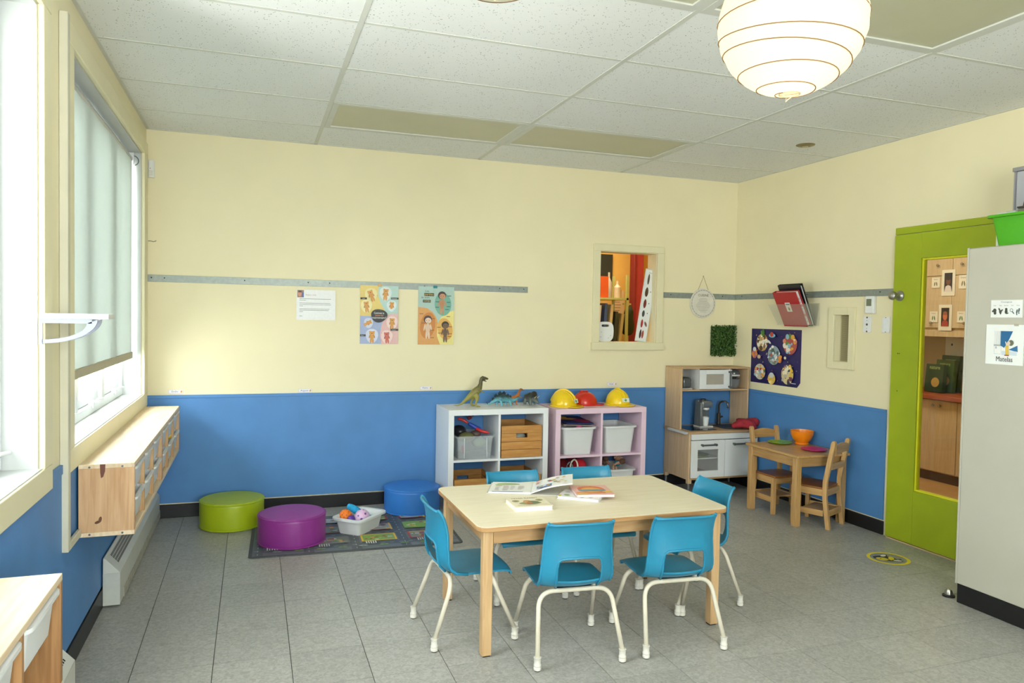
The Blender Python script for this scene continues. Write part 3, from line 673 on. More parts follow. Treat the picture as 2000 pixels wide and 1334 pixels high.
p.poly([(0, 0), (.56*w, 0), (.52*w, .15*h), (.56*w, .32*h), (.62*w, .42*h), (.5*w, .47*h), (0, .48*h)], Bc)
p.poly([(.56*w, 0), (w, 0), (w, .52*h), (.78*w, .52*h), (.62*w, .44*h), (.56*w, .32*h), (.52*w, .15*h)], Pc); p.up()
OC = (214, 152, 70)
for a, b, s, c, rot, col in ((.28, .84, .095, (238, 224, 160), .35, OC), (.66, .87, .095, (226, 236, 232), -.08, OC), (.15, .65, .088, (240, 228, 170), .12, OC), (.82, .66, .078, (222, 236, 236), -.1, OC),
                             (.22, .36, .070, (206, 212, 230), -1.1, OC), (.31, .14, .098, (214, 218, 236), 0, OC), (.84, .37, .090, (242, 214, 208), -.05, OC), (.70, .12, .092, (244, 214, 208), .08, (206, 104, 84))):
    R = s*.47; ax = min(max(a*w, R*1.06+.002), w-R*1.06-.002); bx = min(max(b*h, R*1.22+.002), h-R*1.22-.002)
    blob(p, ax, bx, R, c, k=.05, sy=1.15)
    p.up(); bear(p, ax, bx, s*.74, col, rot, sit=(a == .82))
p.up(); blob(p, .49*w, .485*h, .060, (38, 42, 40), k=.06, ph=.6, sy=.82); p.up()
p.text('Comment te', .49*w, .515*h, .020, (245, 245, 245), width=.075); p.text('sens-tu', .49*w, .477*h, .020, (236, 150, 90), width=.058); p.text('maintenant?', .49*w, .435*h, .020, (245, 245, 245), width=.105)
for a, b, s in ((.09, .775, 'Joie'), (.88, .785, 'Tristesse'), (.88, .245, 'Colère'), (.07, .145, 'Peur')):
    p.rect(a*w-.024 if a > .5 else 0, b*h-.007, w if a > .5 else a*w+.022, b*h+.007, (44, 46, 44)).up(); p.text(s, a*w-(.002 if a < .5 else 0), b*h-.004, .011, (226, 226, 220))
for i in range(14): p.ell((.08+.84*random.random())*w, random.random()*h, .0022, .0022, random.choice(((90, 90, 110), (200, 120, 110), (130, 160, 170))), 6)
p.build('print', t); B(t, 'clip', plastic((216, 168, 84)), .128, .158, -.009, -.003, h-.006, h+.012, bev=.002)

t, p, w, h = sheet('body_poster', 'green orange and yellow body parts poster with three drawn children', 'poster', 1.855, 2.133, 1.197, 1.637, (178, 206, 196))
OG, YG = (222, 162, 94), (238, 224, 142)
p.poly([(0, 0), (.62*w, 0), (.55*w, .15*h), (.56*w, .36*h), (.5*w, .48*h), (.4*w, .56*h), (.24*w, .63*h), (0, .645*h)], OG)
p.poly([(.62*w, 0), (w, 0), (w, .60*h), (.82*w, .56*h), (.62*w, .46*h), (.54*w, .34*h), (.53*w, .15*h)], YG); p.up()
p.ell(.69*w, .70*h, .065, .088, (120, 178, 158), 24, .1); p.ell(.27*w, .33*h, .058, .100, (208, 134, 62), 24, -.15); p.ell(.76*w, .27*h, .058, .085, (230, 178, 92), 24, .25); p.up()
def kid(p, a, b, s, skin_c, hair, shirt):
    for k in (-1, 1): p.ell(a+k*.055*s, b-.40*s, .05*s, .20*s, skin_c, 10, k*.06); p.ell(a+k*.15*s, b-.06*s, .035*s, .17*s, skin_c, 10, k*.2)
    p.up().ell(a, b-.10*s, .115*s, .22*s, shirt, 14); p.up(); p.ell(a, b+.30*s, .195*s, .185*s, hair, 18); p.up(); p.ell(a+.02*s, b+.25*s, .150*s, .130*s, skin_c, 16); p.up()
    for k in (-1, 1): p.ell(a+k*.06*s, b+.26*s, .016*s, .02*s, (60, 40, 36), 6)
    p.ell(a, b+.17*s, .03*s, .01*s, (170, 80, 70), 8)
kid(p, .66*w, .74*h, .165, (196, 146, 110), (74, 52, 48), (188, 134, 96)); kid(p, .27*w, .32*h, .165, (232, 206, 182), (80, 58, 58), (226, 196, 168)); kid(p, .76*w, .24*h, .15, (118, 92, 72), (58, 46, 42), (108, 84, 66))
p.up(); p.text('Les', .24*w, .905*h, .022, (70, 74, 72)); p.rect(.16*w, .835*h, .43*w, .885*h, (36, 40, 38)); p.up(); p.text('parties', .295*w, .848*h, .022, (232, 196, 70), width=.066); p.text('de mon', .19*w, .795*h, .021, (80, 84, 82)); p.rect(.125*w, .725*h, .34*w, .77*h, (36, 40, 38)); p.up(); p.text('corps', .235*w, .738*h, .022, (226, 216, 150), width=.050)
for a, b in ((.86, .845), (.53, .74), (.84, .735), (.84, .66), (.52, .645), (.80, .61)): p.rect(a*w-.014, b*h-.003, a*w+.014, b*h+.003, (66, 110, 112))
for a, b in ((.09, .53), (.42, .45), (.14, .37), (.40, .25), (.39, .12), (.84, .49), (.58, .30), (.9, .31), (.6, .2), (.9, .19), (.88, .14)): p.rect(a*w-.014, b*h-.0025, a*w+.014, b*h+.0025, (150, 96, 50))
p.build('print', t); B(t, 'clip', plastic((34, 128, 136)), .115, .145, -.009, -.003, h-.012, h+.008, bev=.002)

for x, z, s, lb in ((.137, .852, 'Emilie', 'small name label low on the wall at the left corner'), (.99, .846, 'Auguste', 'small name label on the wall below the typed letter'), (1.877, .852, 'Mathis', 'small name label on the wall left of the toy dinosaur'), (3.45, .862, 'Noah', 'small name label on the wall above the right yellow helmet')):
    t, p, w, h = sheet('name_label', lb, 'label', x, x+.095, z, z+.028, (232, 222, 222), group='name labels on the back wall')
    p.rect(.004, .003, w-.004, h-.003, (246, 244, 246)).up(); p.text(s, .042, .009, .017, (110, 90, 150)); p.ell(.082, .013, .006, .007, (226, 170, 70), 8); p.ell(.085, .018, .003, .003, (200, 80, 60), 6); p.build('print', t)

# round kitchen sign on a cord
t = thing('kitchen_sign', 'round white sign hung from a cord beside the serving window', 'sign', (4.353, -.006, 1.566))
o = MB().lathe([(0, 0), (.126, 0), (.128, .003), (.126, .006), (0, .006)], (0, 0, 0), 40, 'y').build('disc', M('sign_white', (228, 224, 210), .5), t, smooth=True); o.location = (0, -.006, 0)
MB().tube([(-.055, -.004, .105), (0, -.004, .232), (.055, -.004, .105)], .0016, 6).build('cord', M('cord_brown', (140, 122, 90), .8), t)
MB().ellipsoid((0, -.002, .234), (.005, .005, .005), 8, 6).build('nail', STEEL, t)
p = Print((0, -.0065, 0), (1, 0, 0), (0, 0, 1))
for i in range(54):
    a2 = 2*PI*i/54; p.ell(.113*math.cos(a2), .113*math.sin(a2), .0045, .0075, (168, 166, 158) if i % 2 else (196, 194, 186), 6, a2+.5)
p.text('CUISINE', 0, .058, .030, (120, 116, 108), width=.105)
for i, wd_ in enumerate((.07, .09, .08, .11, .13, .145, .14, .12, .10, .085, .06)): p.rect(-wd_/2, .040-i*.0115, wd_/2, .0425-i*.0115, (150, 148, 142))
p.build('print', t)

# leafy square
t = thing('grass_panel', 'square of artificial green foliage on the wall beside the corner', 'plant panel', (4.572, 0, 1.243))
B(t, 'mat', M('mat_green', (38, 58, 22), .8), -.125, .125, -.012, -.001, -.125, .125)
lf = MB(); lm = [M('leaf_a', (62, 104, 34), .5, .2, 60), M('leaf_b', (40, 78, 24), .5, .2, 60), M('leaf_c', (96, 132, 44), .5, .2, 60)]
for i in range(1500):
    cx, cz = random.uniform(-.135, .135), random.uniform(-.135, .135); cy = random.uniform(-.05, -.012); s = random.uniform(.006, .012)
    R = Euler((random.uniform(-1.2, 1.2), random.uniform(0, 6.28), random.uniform(-1, 1))).to_matrix(); lf.mi = random.choice((0, 1, 1, 0, 2))
    lf.add([Vector((cx, cy, cz))+R @ Vector(q) for q in ((-s, 0, 0), (0, -s*.2, -s*.5), (s, 0, 0), (0, -s*.2, s*.5))], [(0, 1, 2, 3)])
tag(lf.build('leaves', lm, t), kind='stuff')

# dark blue food poster on the right wall (u runs towards the viewer)
t = thing('food_poster', 'dark blue poster of food planets on the wall above the play table', 'poster', (W, -.252, .905))
m = MB(); w, h = .605, .452
m.prism([(-.002, 0, .0), (-.002, -w+.035, -.0), (-.002, -w, .04), (-.002, -w, h), (-.002, 0, h)], (.0012, 0, 0)); m.build('paper', ink((36, 30, 92)), t)
p = Print((-.002, 0, 0), (0, -1, 0), (0, 0, 1))
for i in range(60):
    p.ell(random.uniform(.02, w-.03), random.uniform(.03, h-.02), random.uniform(.003, .006), random.uniform(.003, .006), random.choice(((70, 46, 120), (210, 130, 90), (226, 200, 150), (120, 70, 110), (58, 60, 150))), 6)
p.up()
def planet(a, b, ra, rb, cs, n):
    p.ell(a*w, b*h, ra, rb, cs[0], 22); p.up()
    for i in range(n):
        t2 = random.uniform(0, 2*PI); r = math.sqrt(random.random())*.92; q = random.uniform(.008, .022)
        p.ell(a*w+ra*r*math.cos(t2), b*h+rb*r*math.sin(t2), q, q*random.uniform(.6, 1.2), random.choice(cs[1:]), 9, random.random())
    p.up()
planet(.235, .75, .072, .072, ((196, 160, 104), (226, 196, 140), (240, 236, 224), (222, 132, 50), (150, 106, 60), (92, 66, 40), (250, 240, 220)), 30); p.ell(.255*w, .93*h, .018, .03, (70, 122, 50), 8); p.ell(.225*w, .92*h, .012, .026, (92, 140, 60), 8, .4)
planet(.80, .74, .080, .080, ((176, 84, 78), (220, 140, 110), (240, 226, 214), (96, 140, 70), (226, 170, 60), (196, 70, 60), (140, 190, 210)), 34)
planet(.49, .53, .075, .078, ((150, 172, 180), (214, 222, 224), (110, 142, 160), (190, 90, 70), (120, 130, 110), (240, 240, 236), (84, 104, 100)), 34)
planet(.215, .21, .070, .066, ((206, 200, 180), (240, 236, 226), (196, 60, 48), (232, 160, 70), (86, 130, 70), (150, 196, 210), (226, 196, 170)), 32)
planet(.775, .21, .070, .078, ((222, 204, 150), (244, 236, 210), (120, 70, 90), (60, 60, 80), (232, 190, 60), (196, 190, 170), (90, 50, 40)), 32)
planet(.10, .54, .034, .042, ((176, 108, 150), (226, 150, 60), (226, 140, 60), (150, 70, 120)), 5); p.ell(.10*w, .62*h, .022, .018, (220, 226, 232), 10)
planet(.47, .105, .046, .045, ((226, 186, 86), (240, 206, 110), (244, 226, 160), (226, 160, 50)), 6); p.ell(.47*w, .17*h, .03, .022, (206, 210, 214), 10)
p.ell(.46*w, .885*h, .040, .017, (130, 190, 220), 12); p.ell(.45*w, .905*h, .022, .02, (196, 70, 50), 10); planet(.63, .46, .020, .026, ((220, 120, 40), (236, 150, 60)), 3)
p.ell(.40*w, .77*h, .030, .010, (226, 226, 230), 8, -.5); p.ell(.20*w, .485*h, .022, .017, (222, 190, 160), 8); p.ell(.73*w, .5*h, .014, .012, (226, 220, 190), 8)
p.rect(w*.86, .028, w*.95, .034, (190, 190, 220)); p.build('print', t)

# recessed vent
t = thing('wall_vent', 'narrow recessed vent with beige grille in a cream frame', 'vent', (W, -1.275, 1.307))
for q in ((-.125, -.071, -.222, .222), (.071, .125, -.222, .222), (-.071, .071, .168, .222), (-.071, .071, -.222, -.168)): B(t, 'frame', TRIM, -.018, 0, *q, bev=.003)
B(t, 'backing', M('vent_back', (150, 140, 104), .7), .055, .06, -.069, .069, -.166, .166)
for i in range(40): B(t, 'grille_bar', M('grille_beige', (186, 174, 136), .5), .046, .055, -.069, .069, -.163+i*.0082, -.159+i*.0082)
# thermostat, blank plate, switch
t = thing('thermostat', 'white thermostat with grey display under the metal strip', 'thermostat', (W, -1.537, 1.545))
B(t, 'body', WHITE, -.028, 0, -.038, .038, -.060, .060, bev=.006); B(t, 'display', M('lcd', (112, 122, 98), .25), -.0295, -.027, -.019, .024, -.008, .040)
t = thing('wall_plate', 'white wall plate with screws left of the light switch', 'wall plate', (W, -1.502, 1.41))
B(t, 'plate', WHITE, -.006, 0, -.036, .036, -.056, .056, bev=.003)
for zz, r in ((.048, .006), (.028, .002), (-.028, .002), (-.048, .006), (0, .008)):
    o = MB().lathe([(r, 0), (r, .002), (0, .002)], (0, 0, 0), 10, 'x').xform(Matrix.Rotation(PI, 4, 'Z')).build('screw', M('screw_grey', (96, 94, 88), .4, metal=.5), t); o.location = (-.006, 0, zz)
t = thing('light_switch', 'white rocker light switch beside the green door', 'light switch', (W, -1.662, 1.41))
B(t, 'plate', WHITE, -.006, 0, -.033, .033, -.054, .054, bev=.003); B(t, 'rocker', PVC, -.010, -.006, -.016, .016, -.033, .033, bev=.003)
for zz in (-.048, .048): 
    o = MB().lathe([(.003, 0), (.003, .001), (0, .001)], (0, 0, 0), 8, 'x').xform(Matrix.Rotation(PI, 4, 'Z')).build('screw', DARK, t); o.location = (-.006, 0, zz)

# wall pocket with two binders
t = thing('wall_pocket', 'clear acrylic wall pocket holding the red and black binders', 'wall pocket', (W, -.86, 1.392))
AC = clear('acrylic', (226, 226, 206), .86, .1)
B(t, 'back', AC, -.012, -.009, -.19, .19, 0, .17); B(t, 'bottom', AC, -.10, -.012, -.165, .165, 0, .003)
MB().hexa([(-.098, -.16, .003), (-.098, .16, .003), (-.094, .16, .003), (-.094, -.16, .003)], [(-.180, -.185, .16), (-.180, .185, .16), (-.176, .185, .16), (-.176, -.185, .16)]).build('front', AC, t)
for s in (-1, 1): MB().prism([(-.098, s*.162, .003), (-.012, s*.162, .003), (-.012, s*.188, .17), (-.178, s*.186, .16)], (0, .003, 0)).build('side', AC, t)
def binder(name, label, loc, c, hh, ww, tilt, lean, th, deco):
    q = thing(name, label, 'binder', loc); q.rotation_euler = (tilt, lean, 0)
    B(q, 'cover', plastic(c, .3), -th, -th+.003, -ww/2, ww/2, 0, hh, bev=.001); B(q, 'cover', plastic(c, .3), -.003, 0, -ww/2, ww/2, 0, hh, bev=.001); B(q, 'spine', plastic(c, .3), -th+.003, -.003, ww/2-.003, ww/2, 0, hh)
    B(q, 'pages', plastic((232, 232, 226)), -th+.006, -.006, -ww/2+.012, ww/2-.02, .006, hh-(.016 if not deco else .006))
    if deco:
        for i in range(8): B(q, 'tab', plastic(((236, 220, 220), (226, 226, 230), (220, 140, 140))[i % 3]), -th+.012, -th+.014, -ww/2-.008, -ww/2+.013, .03+i*.026, .05+i*.026)
        p = Print((-th, 0, 0), (0, -1, 0), (0, 0, 1)); p.rect(-.032, .125, .024, .20, (240, 238, 232)).up(); p.rect(-.024, .180, .018, .190, (90, 90, 90)); p.ell(-.003, .15, .012, .017, (220, 176, 60)); p.ell(-.003, .146, .007, .009, (90, 110, 60)); p.build('print', q)
binder('black_binder', 'black ring binder standing behind the red one in the wall pocket', (W-.018, -.895, 1.400), (30, 32, 38), .335, .25, 0, -.40, .026, False)
binder('red_binder', 'red ring binder with white label tilted in the wall pocket', (W-.050, -.885, 1.400), (178, 30, 42), .285, .262, 0, -.45, .036, True)

# ------------------------------------------------------------------ left wall: raceway, bracket shelf, heaters, wall units
t = thing('cable_raceway', 'grey white cable raceway running down beside the tall window', 'raceway', (0, -2.350, .50))
RW = M('raceway', (206, 202, 180), .5, .03, 8)
B(t, 'vertical_channel', RW, .0005, .030, -.019, .019, 0, 2.01, bev=.003); B(t, 'horizontal_channel', RW, .0145, .030, .0195, .20, 0, .030, bev=.003)
t = thing('bracket_shelf', 'small white wall shelf on curved grey bracket beside the window', 'shelf', (0, -2.61, 1.30))
B(t, 'board', M('shelf_white', (214, 214, 214), .35), .004, .212, -.05, .062, .083, .101, bev=.002)
BRK = M('bracket_grey', (132, 136, 148), .35, .03, 10, metal=.2)
def bracket(y0, y1):
    m = MB(); out = []; inn = []
    for i in range(13):
        a2 = PI/2*i/12; out.append((.012+.165*math.sin(a2), 0, .0815-.0815*math.cos(a2))); inn.append((.012+.135*math.sin(a2)*.98, 0, .068-.055*math.cos(a2)))
    for k, yy in ((0, y0), (1, y1)):
        m.v += [(a, yy, b) for a, _, b in out]+[(a, yy, b) for a, _, b in inn]
    n = 13
    for i in range(n-1):
        m.f += [(i, i+1, n+i+1, n+i), (2*n+i+1, 2*n+i, 3*n+i, 3*n+i+1), (i+1, i, 2*n+i, 2*n+i+1), (n+i, n+i+1, 3*n+i+1, 3*n+i)]; m.m += [0]*4
    m.box(.002, .014, y0, y1, -.004, .0825).box(.014, .16, y0, y1, .068, .0825)
    return m
bracket(-.045, -.033).build('bracket', BRK, t); bracket(.028, .040).build('bracket', BRK, t)

HM = M('heater_grey', (206, 206, 196), .4, .04, 7)
def heater(y0, y1, label):
    t = thing('baseboard_heater', label, 'heater', (0, y0, 0), 0, 'grey metal baseboard heaters'); L = y1-y0
    prof = [(.015, .0, .012), (.088, .0, .012), (.088, .0, .165), (.022, .0, .238), (.015, .0, .238)]
    MB().prism(prof, (0, L, 0)).build('body', HM, t, bev=.002)
    B(t, 'end_cap', M('heater_cap', (196, 198, 190), .4), .0155, .0885, -.004, 0, .012, .165); B(t, 'toe_strip', M('heater_toe', (176, 172, 156), .6, .2, 30), .0885, .092, .10, L, .012, .06)
    # slots in the sloping top: each row is a row of dark openings
    d = Vector((-.066, 0, .073)).normalized(); nrm = Vector((.073, 0, .066)).normalized(); s0 = Vector((.088, 0, .165)); m = MB(); k = 0
    yy = .09
    while yy < L-.05:
        for r in range(4):
            q = s0+d*(.030+r*.0145)+nrm*.0006; a2 = q+d*.011
            m.add([(q.x, yy, q.z), (q.x, yy+.010, q.z), (a2.x, yy+.010, a2.z), (a2.x, yy, a2.z)], [(0, 1, 2, 3)])
        yy += .0165
    tag(m.build('grille_slots', DARK, t), kind='stuff')
heater(-1.61, -.02, 'long grey metal baseboard heater below the wall cubbies by the corner')
heater(-4.4, -2.55, 'grey baseboard heater partly behind the near wooden cubby unit')

TUB = clear('tub_white', (250, 252, 252), .03, .4, sss=True)
def tub(name, w, d, h, mat, parent=None, taper=.86, rim=.014, th=.003, rr=.03, lip=.010):
    """open tapered tray with rounded corners and a rolled rim"""
    def loop(a, b, r, z, n=5):
        pts = []
        for cx, cy, s in ((a-r, b-r, 0), (-a+r, b-r, 1), (-a+r, -b+r, 2), (a-r, -b+r, 3)):
            for i in range(n+1):
                t2 = PI/2*(s+i/n); pts.append((cx+r*math.cos(t2), cy+r*math.sin(t2), z))
        return pts
    a, b = w/2, d/2
    L = [loop(a*taper, b*taper, rr*.8, 0), loop(a, b, rr, h-lip), loop(a+rim, b+rim, rr+rim, h-lip), loop(a+rim, b+rim, rr+rim, h), loop(a-th, b-th, rr-th, h), loop(a*taper-th, b*taper-th, rr*.8-th, th)]
    m = MB(); n = len(L[0])
    for q in L: m.v += q
    for k in range(len(L)-1): m.f += [(k*n+i, k*n+(i+1) % n, (k+1)*n+(i+1) % n, (k+1)*n+i) for i in range(n)]
    m.f += [tuple(range(n-1, -1, -1)), tuple((len(L)-1)*n+i for i in range(n))]; m.m = [0]*len(m.f)
    return m.build(name, mat, parent, smooth=True)
def wall_unit(y0, x0, z0, label, mt, me, md, bins, binlabels):
    L, D, Hh, th = .985, .205, .298, .018
    t = thing('cubby_unit', label, 'shelf unit', (x0, y0, z0), 0, 'pine wall cubby units')
    B(t, 'top', mt, 0, D, 0, L, Hh-th, Hh, bev=.0015); B(t, 'bottom', mt, 0, D, 0, L, 0, th, bev=.0015)
    B(t, 'end_panel', me, 0, D, 0, th, th, Hh-th, bev=.0015); B(t, 'end_panel', me, 0, D, L-th, L, th, Hh-th, bev=.0015)
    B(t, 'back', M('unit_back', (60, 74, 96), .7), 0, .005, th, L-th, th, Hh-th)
    wc = (L-2*th-2*.016)/3
    for i in (1, 2): B(t, 'divider', md, .005, D-.004, th+i*wc+(i-1)*.016, th+i*wc+i*.016, th, Hh-th)
    for yy in (.03, .09, .16): 
        for zz in (.01, Hh-.012):
            if yy < .1: 
                o = MB().lathe([(.0045, 0), (.0045, .0012), (0, .0012)], (0, 0, 0), 10, 'y').xform(Matrix.Scale(-1, 4, (0, 1, 0))).build('screw', M('screw_zinc', (120, 128, 132), .35, metal=.7), t); o.location = (.04 if yy < .05 else .16, 0, zz)
    for (c, r), lb in zip(bins, binlabels):
        yc = th+c*(wc+.016)+wc/2; z = (th+.022, th+.150)[r]
        bx = tub('bin', D*.80, wc-.045, .105, TUB, None, .88, .012, .003, .02)
        tag(bx, lb, 'bin', 'white plastic bins in the pine cubbies'); bx.location = (x0+D*.54+.006, y0+yc, z0+z)
        for s in (-1, 1): B(t, 'runner', md, .01, D-.01, yc+s*(wc/2-.005)-.005, yc+s*(wc/2-.005)+.005, z+.084, z+.0935)
    return t
cols = ('first', 'second', 'third')
ALL6 = [(c, r) for c in range(3) for r in (0, 1)]
wall_unit(-2.135, .016, .489, 'long pine cubby unit on the window wall, nearer of the joined pair', PINE, PINE_END, PINE_D, ALL6, ['white bin, %s row, %s column from the near end of the joined pine cubbies' % (('lower', 'upper')[r], cols[c]) for c, r in ALL6])
kn = Print((.016, -2.135, .489), (1, 0, 0), (0, 0, 1), base=.0004); kn.poly([(.078, .297), (.098, .297), (.097, .268), (.090, .245), (.082, .240), (.079, .262)], (112, 66, 52)); kn.ell(.070, .060, .012, .006, (96, 58, 36), 12, .4); kn.ell(.079, .070, .006, .013, (110, 70, 44), 10, -.2)
for xx in (.045, .105, .152): kn.rect(xx, .0185, xx+.0008, .2795, (176, 134, 98))
NEAR = [o for o in bpy.data.objects if o.get('category') == 'shelf unit'][0]
kn.o = Vector((0, 0, 0)); kn.mb.v = [tuple(Vector(q)-Vector((.016, -2.135, .489))) for q in kn.mb.v]; kn.build('knots', NEAR)
wall_unit(-1.144, .016, .489, 'long pine cubby unit on the window wall, farther of the joined pair', PINE, PINE_END, PINE_D, ALL6, ['white bin, %s row, %s column from the corner end of the joined pine cubbies' % (('lower', 'upper')[r], cols[2-c]) for c, r in ALL6])
PD = wood('pine_dark', (176, 132, 86), (140, 98, 58), 'z', knots=True)
wall_unit(-4.345, .016, .440, 'pine cubby unit cut off at the bottom left of the picture', PINE, PD, PD, [(2, 1), (1, 1), (1, 0)], ['white bin at the top of the bottom-left pine unit, next to its far end', 'white bin in the upper middle of the bottom-left pine unit', 'white bin in the lower middle of the bottom-left pine unit'])
o = tag(MB().tube([(0, 0, 0), (.004, 0, -.016), (.004, .02, -.026), (.002, .045, -.014), (0, .05, 0)], .0022, 6).build('cable_loop', WHITE, smooth=True), 'thin white cable loop hanging under the pine cubbies', 'cable'); o.location = (.07, -2.0, .489)
def toy_bits(name, label, loc, bits):
    t = thing(name, label, 'toy', loc)
    for nm, c, e in bits: 
        MB().ellipsoid(*e).build(nm, plastic(c), t, smooth=True)
toy_bits('toy_rattle', 'teal and yellow toy in a lower bin of the far pine cubbies', (.185, -.575, .642), (('knob', (30, 140, 130), ((-.01, -.03, 0), (.022, .022, .022))), ('handle', (232, 186, 40), ((.0, .02, .004), (.026, .03, .02))), ('tip', (200, 70, 40), ((.005, .055, .008), (.012, .014, .012)))))
toy_bits('toy_ball', 'crimson toy lying in a lower bin of the near pine cubbies', (.16, -1.42, .613), (('ball', (196, 40, 80), ((0, 0, 0), (.022, .03, .018))),))

# ------------------------------------------------------------------ tall cabinet on the right
CX, CY = 4.08, -2.735
t = thing('tall_cabinet', 'tall pale grey cabinet with black base at the right edge', 'cabinet', (CX, CY, 0))
D2 = W-CX-.02; L2 = 1.15; ZT = 1.806
B(t, 'plinth', BLACK, .008, D2, -L2+.01, -.008, 0, .098, bev=.002)
B(t, 'body', MELA, .02, D2, -L2, -.0005, .098, ZT, bev=.002)
B(t, 'door', MELA, 0, .018, -L2+.002, -.012, .10, ZT-.004, bev=.003)
B(t, 'edge_panel', MELA, .0, .018, -.0115, 0, .098, ZT, bev=.002)
def cab_card(name, label, y0, y1, z0, z1):
    q = thing(name, label, 'sign', (CX-.001, y0, z0)); B(q, 'sheet', WHITE, -.0015, 0, y1-y0, 0, 0, z1-z0); return q, Print((-.0015, 0, 0), (0, -1, 0), (0, 0, 1)), y0-y1, z1-z0
q, p, w, h = cab_card('picture_strip', 'small white card with five grey pictograms on the tall cabinet', -2.876, -3.033, 1.457, 1.541)
p.text('Consignes', w/2, h*.85, .010, (90, 90, 90), width=.055)
for i, s in enumerate(('Assis', 'Main', 'Bouche', 'Oeil', 'Pieds')):
    a = w*(.13+i*.185); p.text(s, a, h*.66, .007, (130, 130, 130))
    c = (70, 76, 64) if i < 3 else (76, 96, 100)
    if i == 0: p.ell(a, h*.40, .009, .010, c); p.ell(a-.009, h*.36, .005, .005, c); p.ell(a+.002, h*.26, .007, .008, c)
    elif i == 1: p.ell(a-.005, h*.45, .004, .010, c, 8, .5); p.ell(a+.004, h*.38, .004, .012, c, 8, -.9); p.ell(a, h*.33, .007, .007, c); p.ell(a+.001, h*.25, .004, .006, c)
    elif i == 2: p.ell(a, h*.47, .006, .007, c); p.ell(a, h*.34, .007, .011, c); p.ell(a+.006, h*.24, .007, .003, c, 8, .3)
    elif i == 3: p.ringp(a-.003, h*.42, .006, .008, c, 20); p.ell(a+.006, h*.28, .0025, .009, c, 8, .7)
    else:
        for k in (-1, 1): p.ell(a+k*.005, h*.38+k*.003, .004, .011, c, 8, -.15); p.ell(a+k*.005, h*.22+k*.003, .003, .004, c, 8)
p.build('print', q)
q, p, w, h = cab_card('mattress_sign', 'white picture sign reading Matelas on the tall cabinet', -2.857, -3.045, 1.231, 1.423)
LG = (176, 180, 176)
for i in range(5): p.rect(w*(.24+i*.035), h*.50, w*(.245+i*.035), h*.84, LG)
p.rect(w*.22, h*.46, w*.42, h*.50, LG); p.rect(w*.235, h*.26, w*.24, h*.46, LG); p.rect(w*.42, h*.28, w*.425, h*.46, LG); p.rect(w*.235, h*.26, w*.425, h*.266, LG); p.ell(w*.285, h*.42, .004, .006, LG)
p.poly([(w*.40, h*.84), (w*.40, h*.48), (w*.50, h*.42), (w*.58, h*.53), (w*.72, h*.84)], (26, 100, 150)); p.poly([(w*.62, h*.38), (w*.85, h*.49), (w*.86, h*.33)], (44, 110, 160)); p.rect(w*.44, h*.24, w*.84, h*.345, (206, 218, 226)); p.up()
p.ell(w*.68, h*.55, .013, .014, (104, 108, 86)); p.ell(w*.62, h*.54, .008, .010, (226, 206, 186)); p.up(); p.poly([(w*.54, h*.47), (w*.62, h*.49), (w*.64, h*.25), (w*.54, h*.25)], (222, 190, 84)); p.poly([(w*.60, h*.49), (w*.55, h*.58), (w*.525, h*.58), (w*.56, h*.47)], (226, 206, 186)); p.rect(w*.52, h*.225, w*.64, h*.25, (130, 60, 44))
p.text('Matelas', w*.52, h*.08, .034, (52, 54, 52), width=w*.44); p.build('print', q)
B(q, 'tape', clear('tape', (226, 220, 190), .5), -.002, -.0015, -w*.86, -w*.74, h-.006, h+.004)
# things on top of the cabinet
gt = tub('green_bin', .24, .30, .15, plastic((74, 170, 16)), None, .84, .022, .004, .02, .012); tag(gt, 'bright green plastic bin overhanging the top of the tall cabinet', 'bin'); gt.location = (4.225, -2.985, ZT+.001)
t = thing('storage_box', 'grey and white translucent storage box at the top right corner', 'box', (4.53, -2.715, ZT+.001)); 
BXM = clear('box_clear', (196, 198, 206), .2)
B(t, 'body', BXM, -.12, .14, -.42, -.0, 0, .41, bev=.004); B(t, 'lid', M('lid_grey', (150, 148, 152), .4), -.125, .145, -.425, .005, .411, .432, bev=.003)
for yy in (-.015, -.07, -.2): B(t, 'rib', M('lid_grey2', (128, 126, 132), .4), -.124, -.1205, yy-.004, yy+.004, .02, .41)
t = thing('metal_tin', 'grey metal tin inside the green bin on the tall cabinet', 'tin', (4.235, -2.96, ZT+.008)); B(t, 'body', M('tin_grey', (128, 126, 112), .5, metal=.3), -.05, .05, -.13, .05, 0, .175, bev=.003); B(t, 'lid', M('tin_lid', (64, 60, 54), .4), -.052, .052, -.132, .052, .176, .184)
q = tag(MB().tube([(0, .09, .0), (0, .085, .03), (0, .05, .045), (0, -.02, .055), (0, -.12, .05)], .011, 10).build('red_strap', M('maroon_cloth', (130, 16, 40), .6), smooth=True), 'dark red strap lying over the tin on the tall cabinet', 'strap'); q.location = (4.235, -3.0, ZT+.19)
t = thing('white_carton', 'small white carton behind the green bin on the cabinet', 'carton', (4.33, -2.765, ZT+.001)); B(t, 'body', WHITE, -.03, .03, -.05, .05, 0, .19, bev=.002); B(t, 'flap', M('carton_flap', (216, 214, 204), .6), -.03, .03, -.05, -.0, .1905, .194)
# door stop
t = thing('door_stop', 'small steel dome door stop on the floor beside the tall cabinet', 'door stop', (4.118, -2.672, 0))
MB().lathe([(0, 0), (.030, 0), (.030, .008), (.022, .012), (0, .012)], (0, 0, 0), 18).build('base', BLACK, t, smooth=True); MB().lathe([(.020, .012), (.020, .022), (.014, .036), (0, .042)], (0, 0, 0), 18).build('dome', STEEL, t, smooth=True)
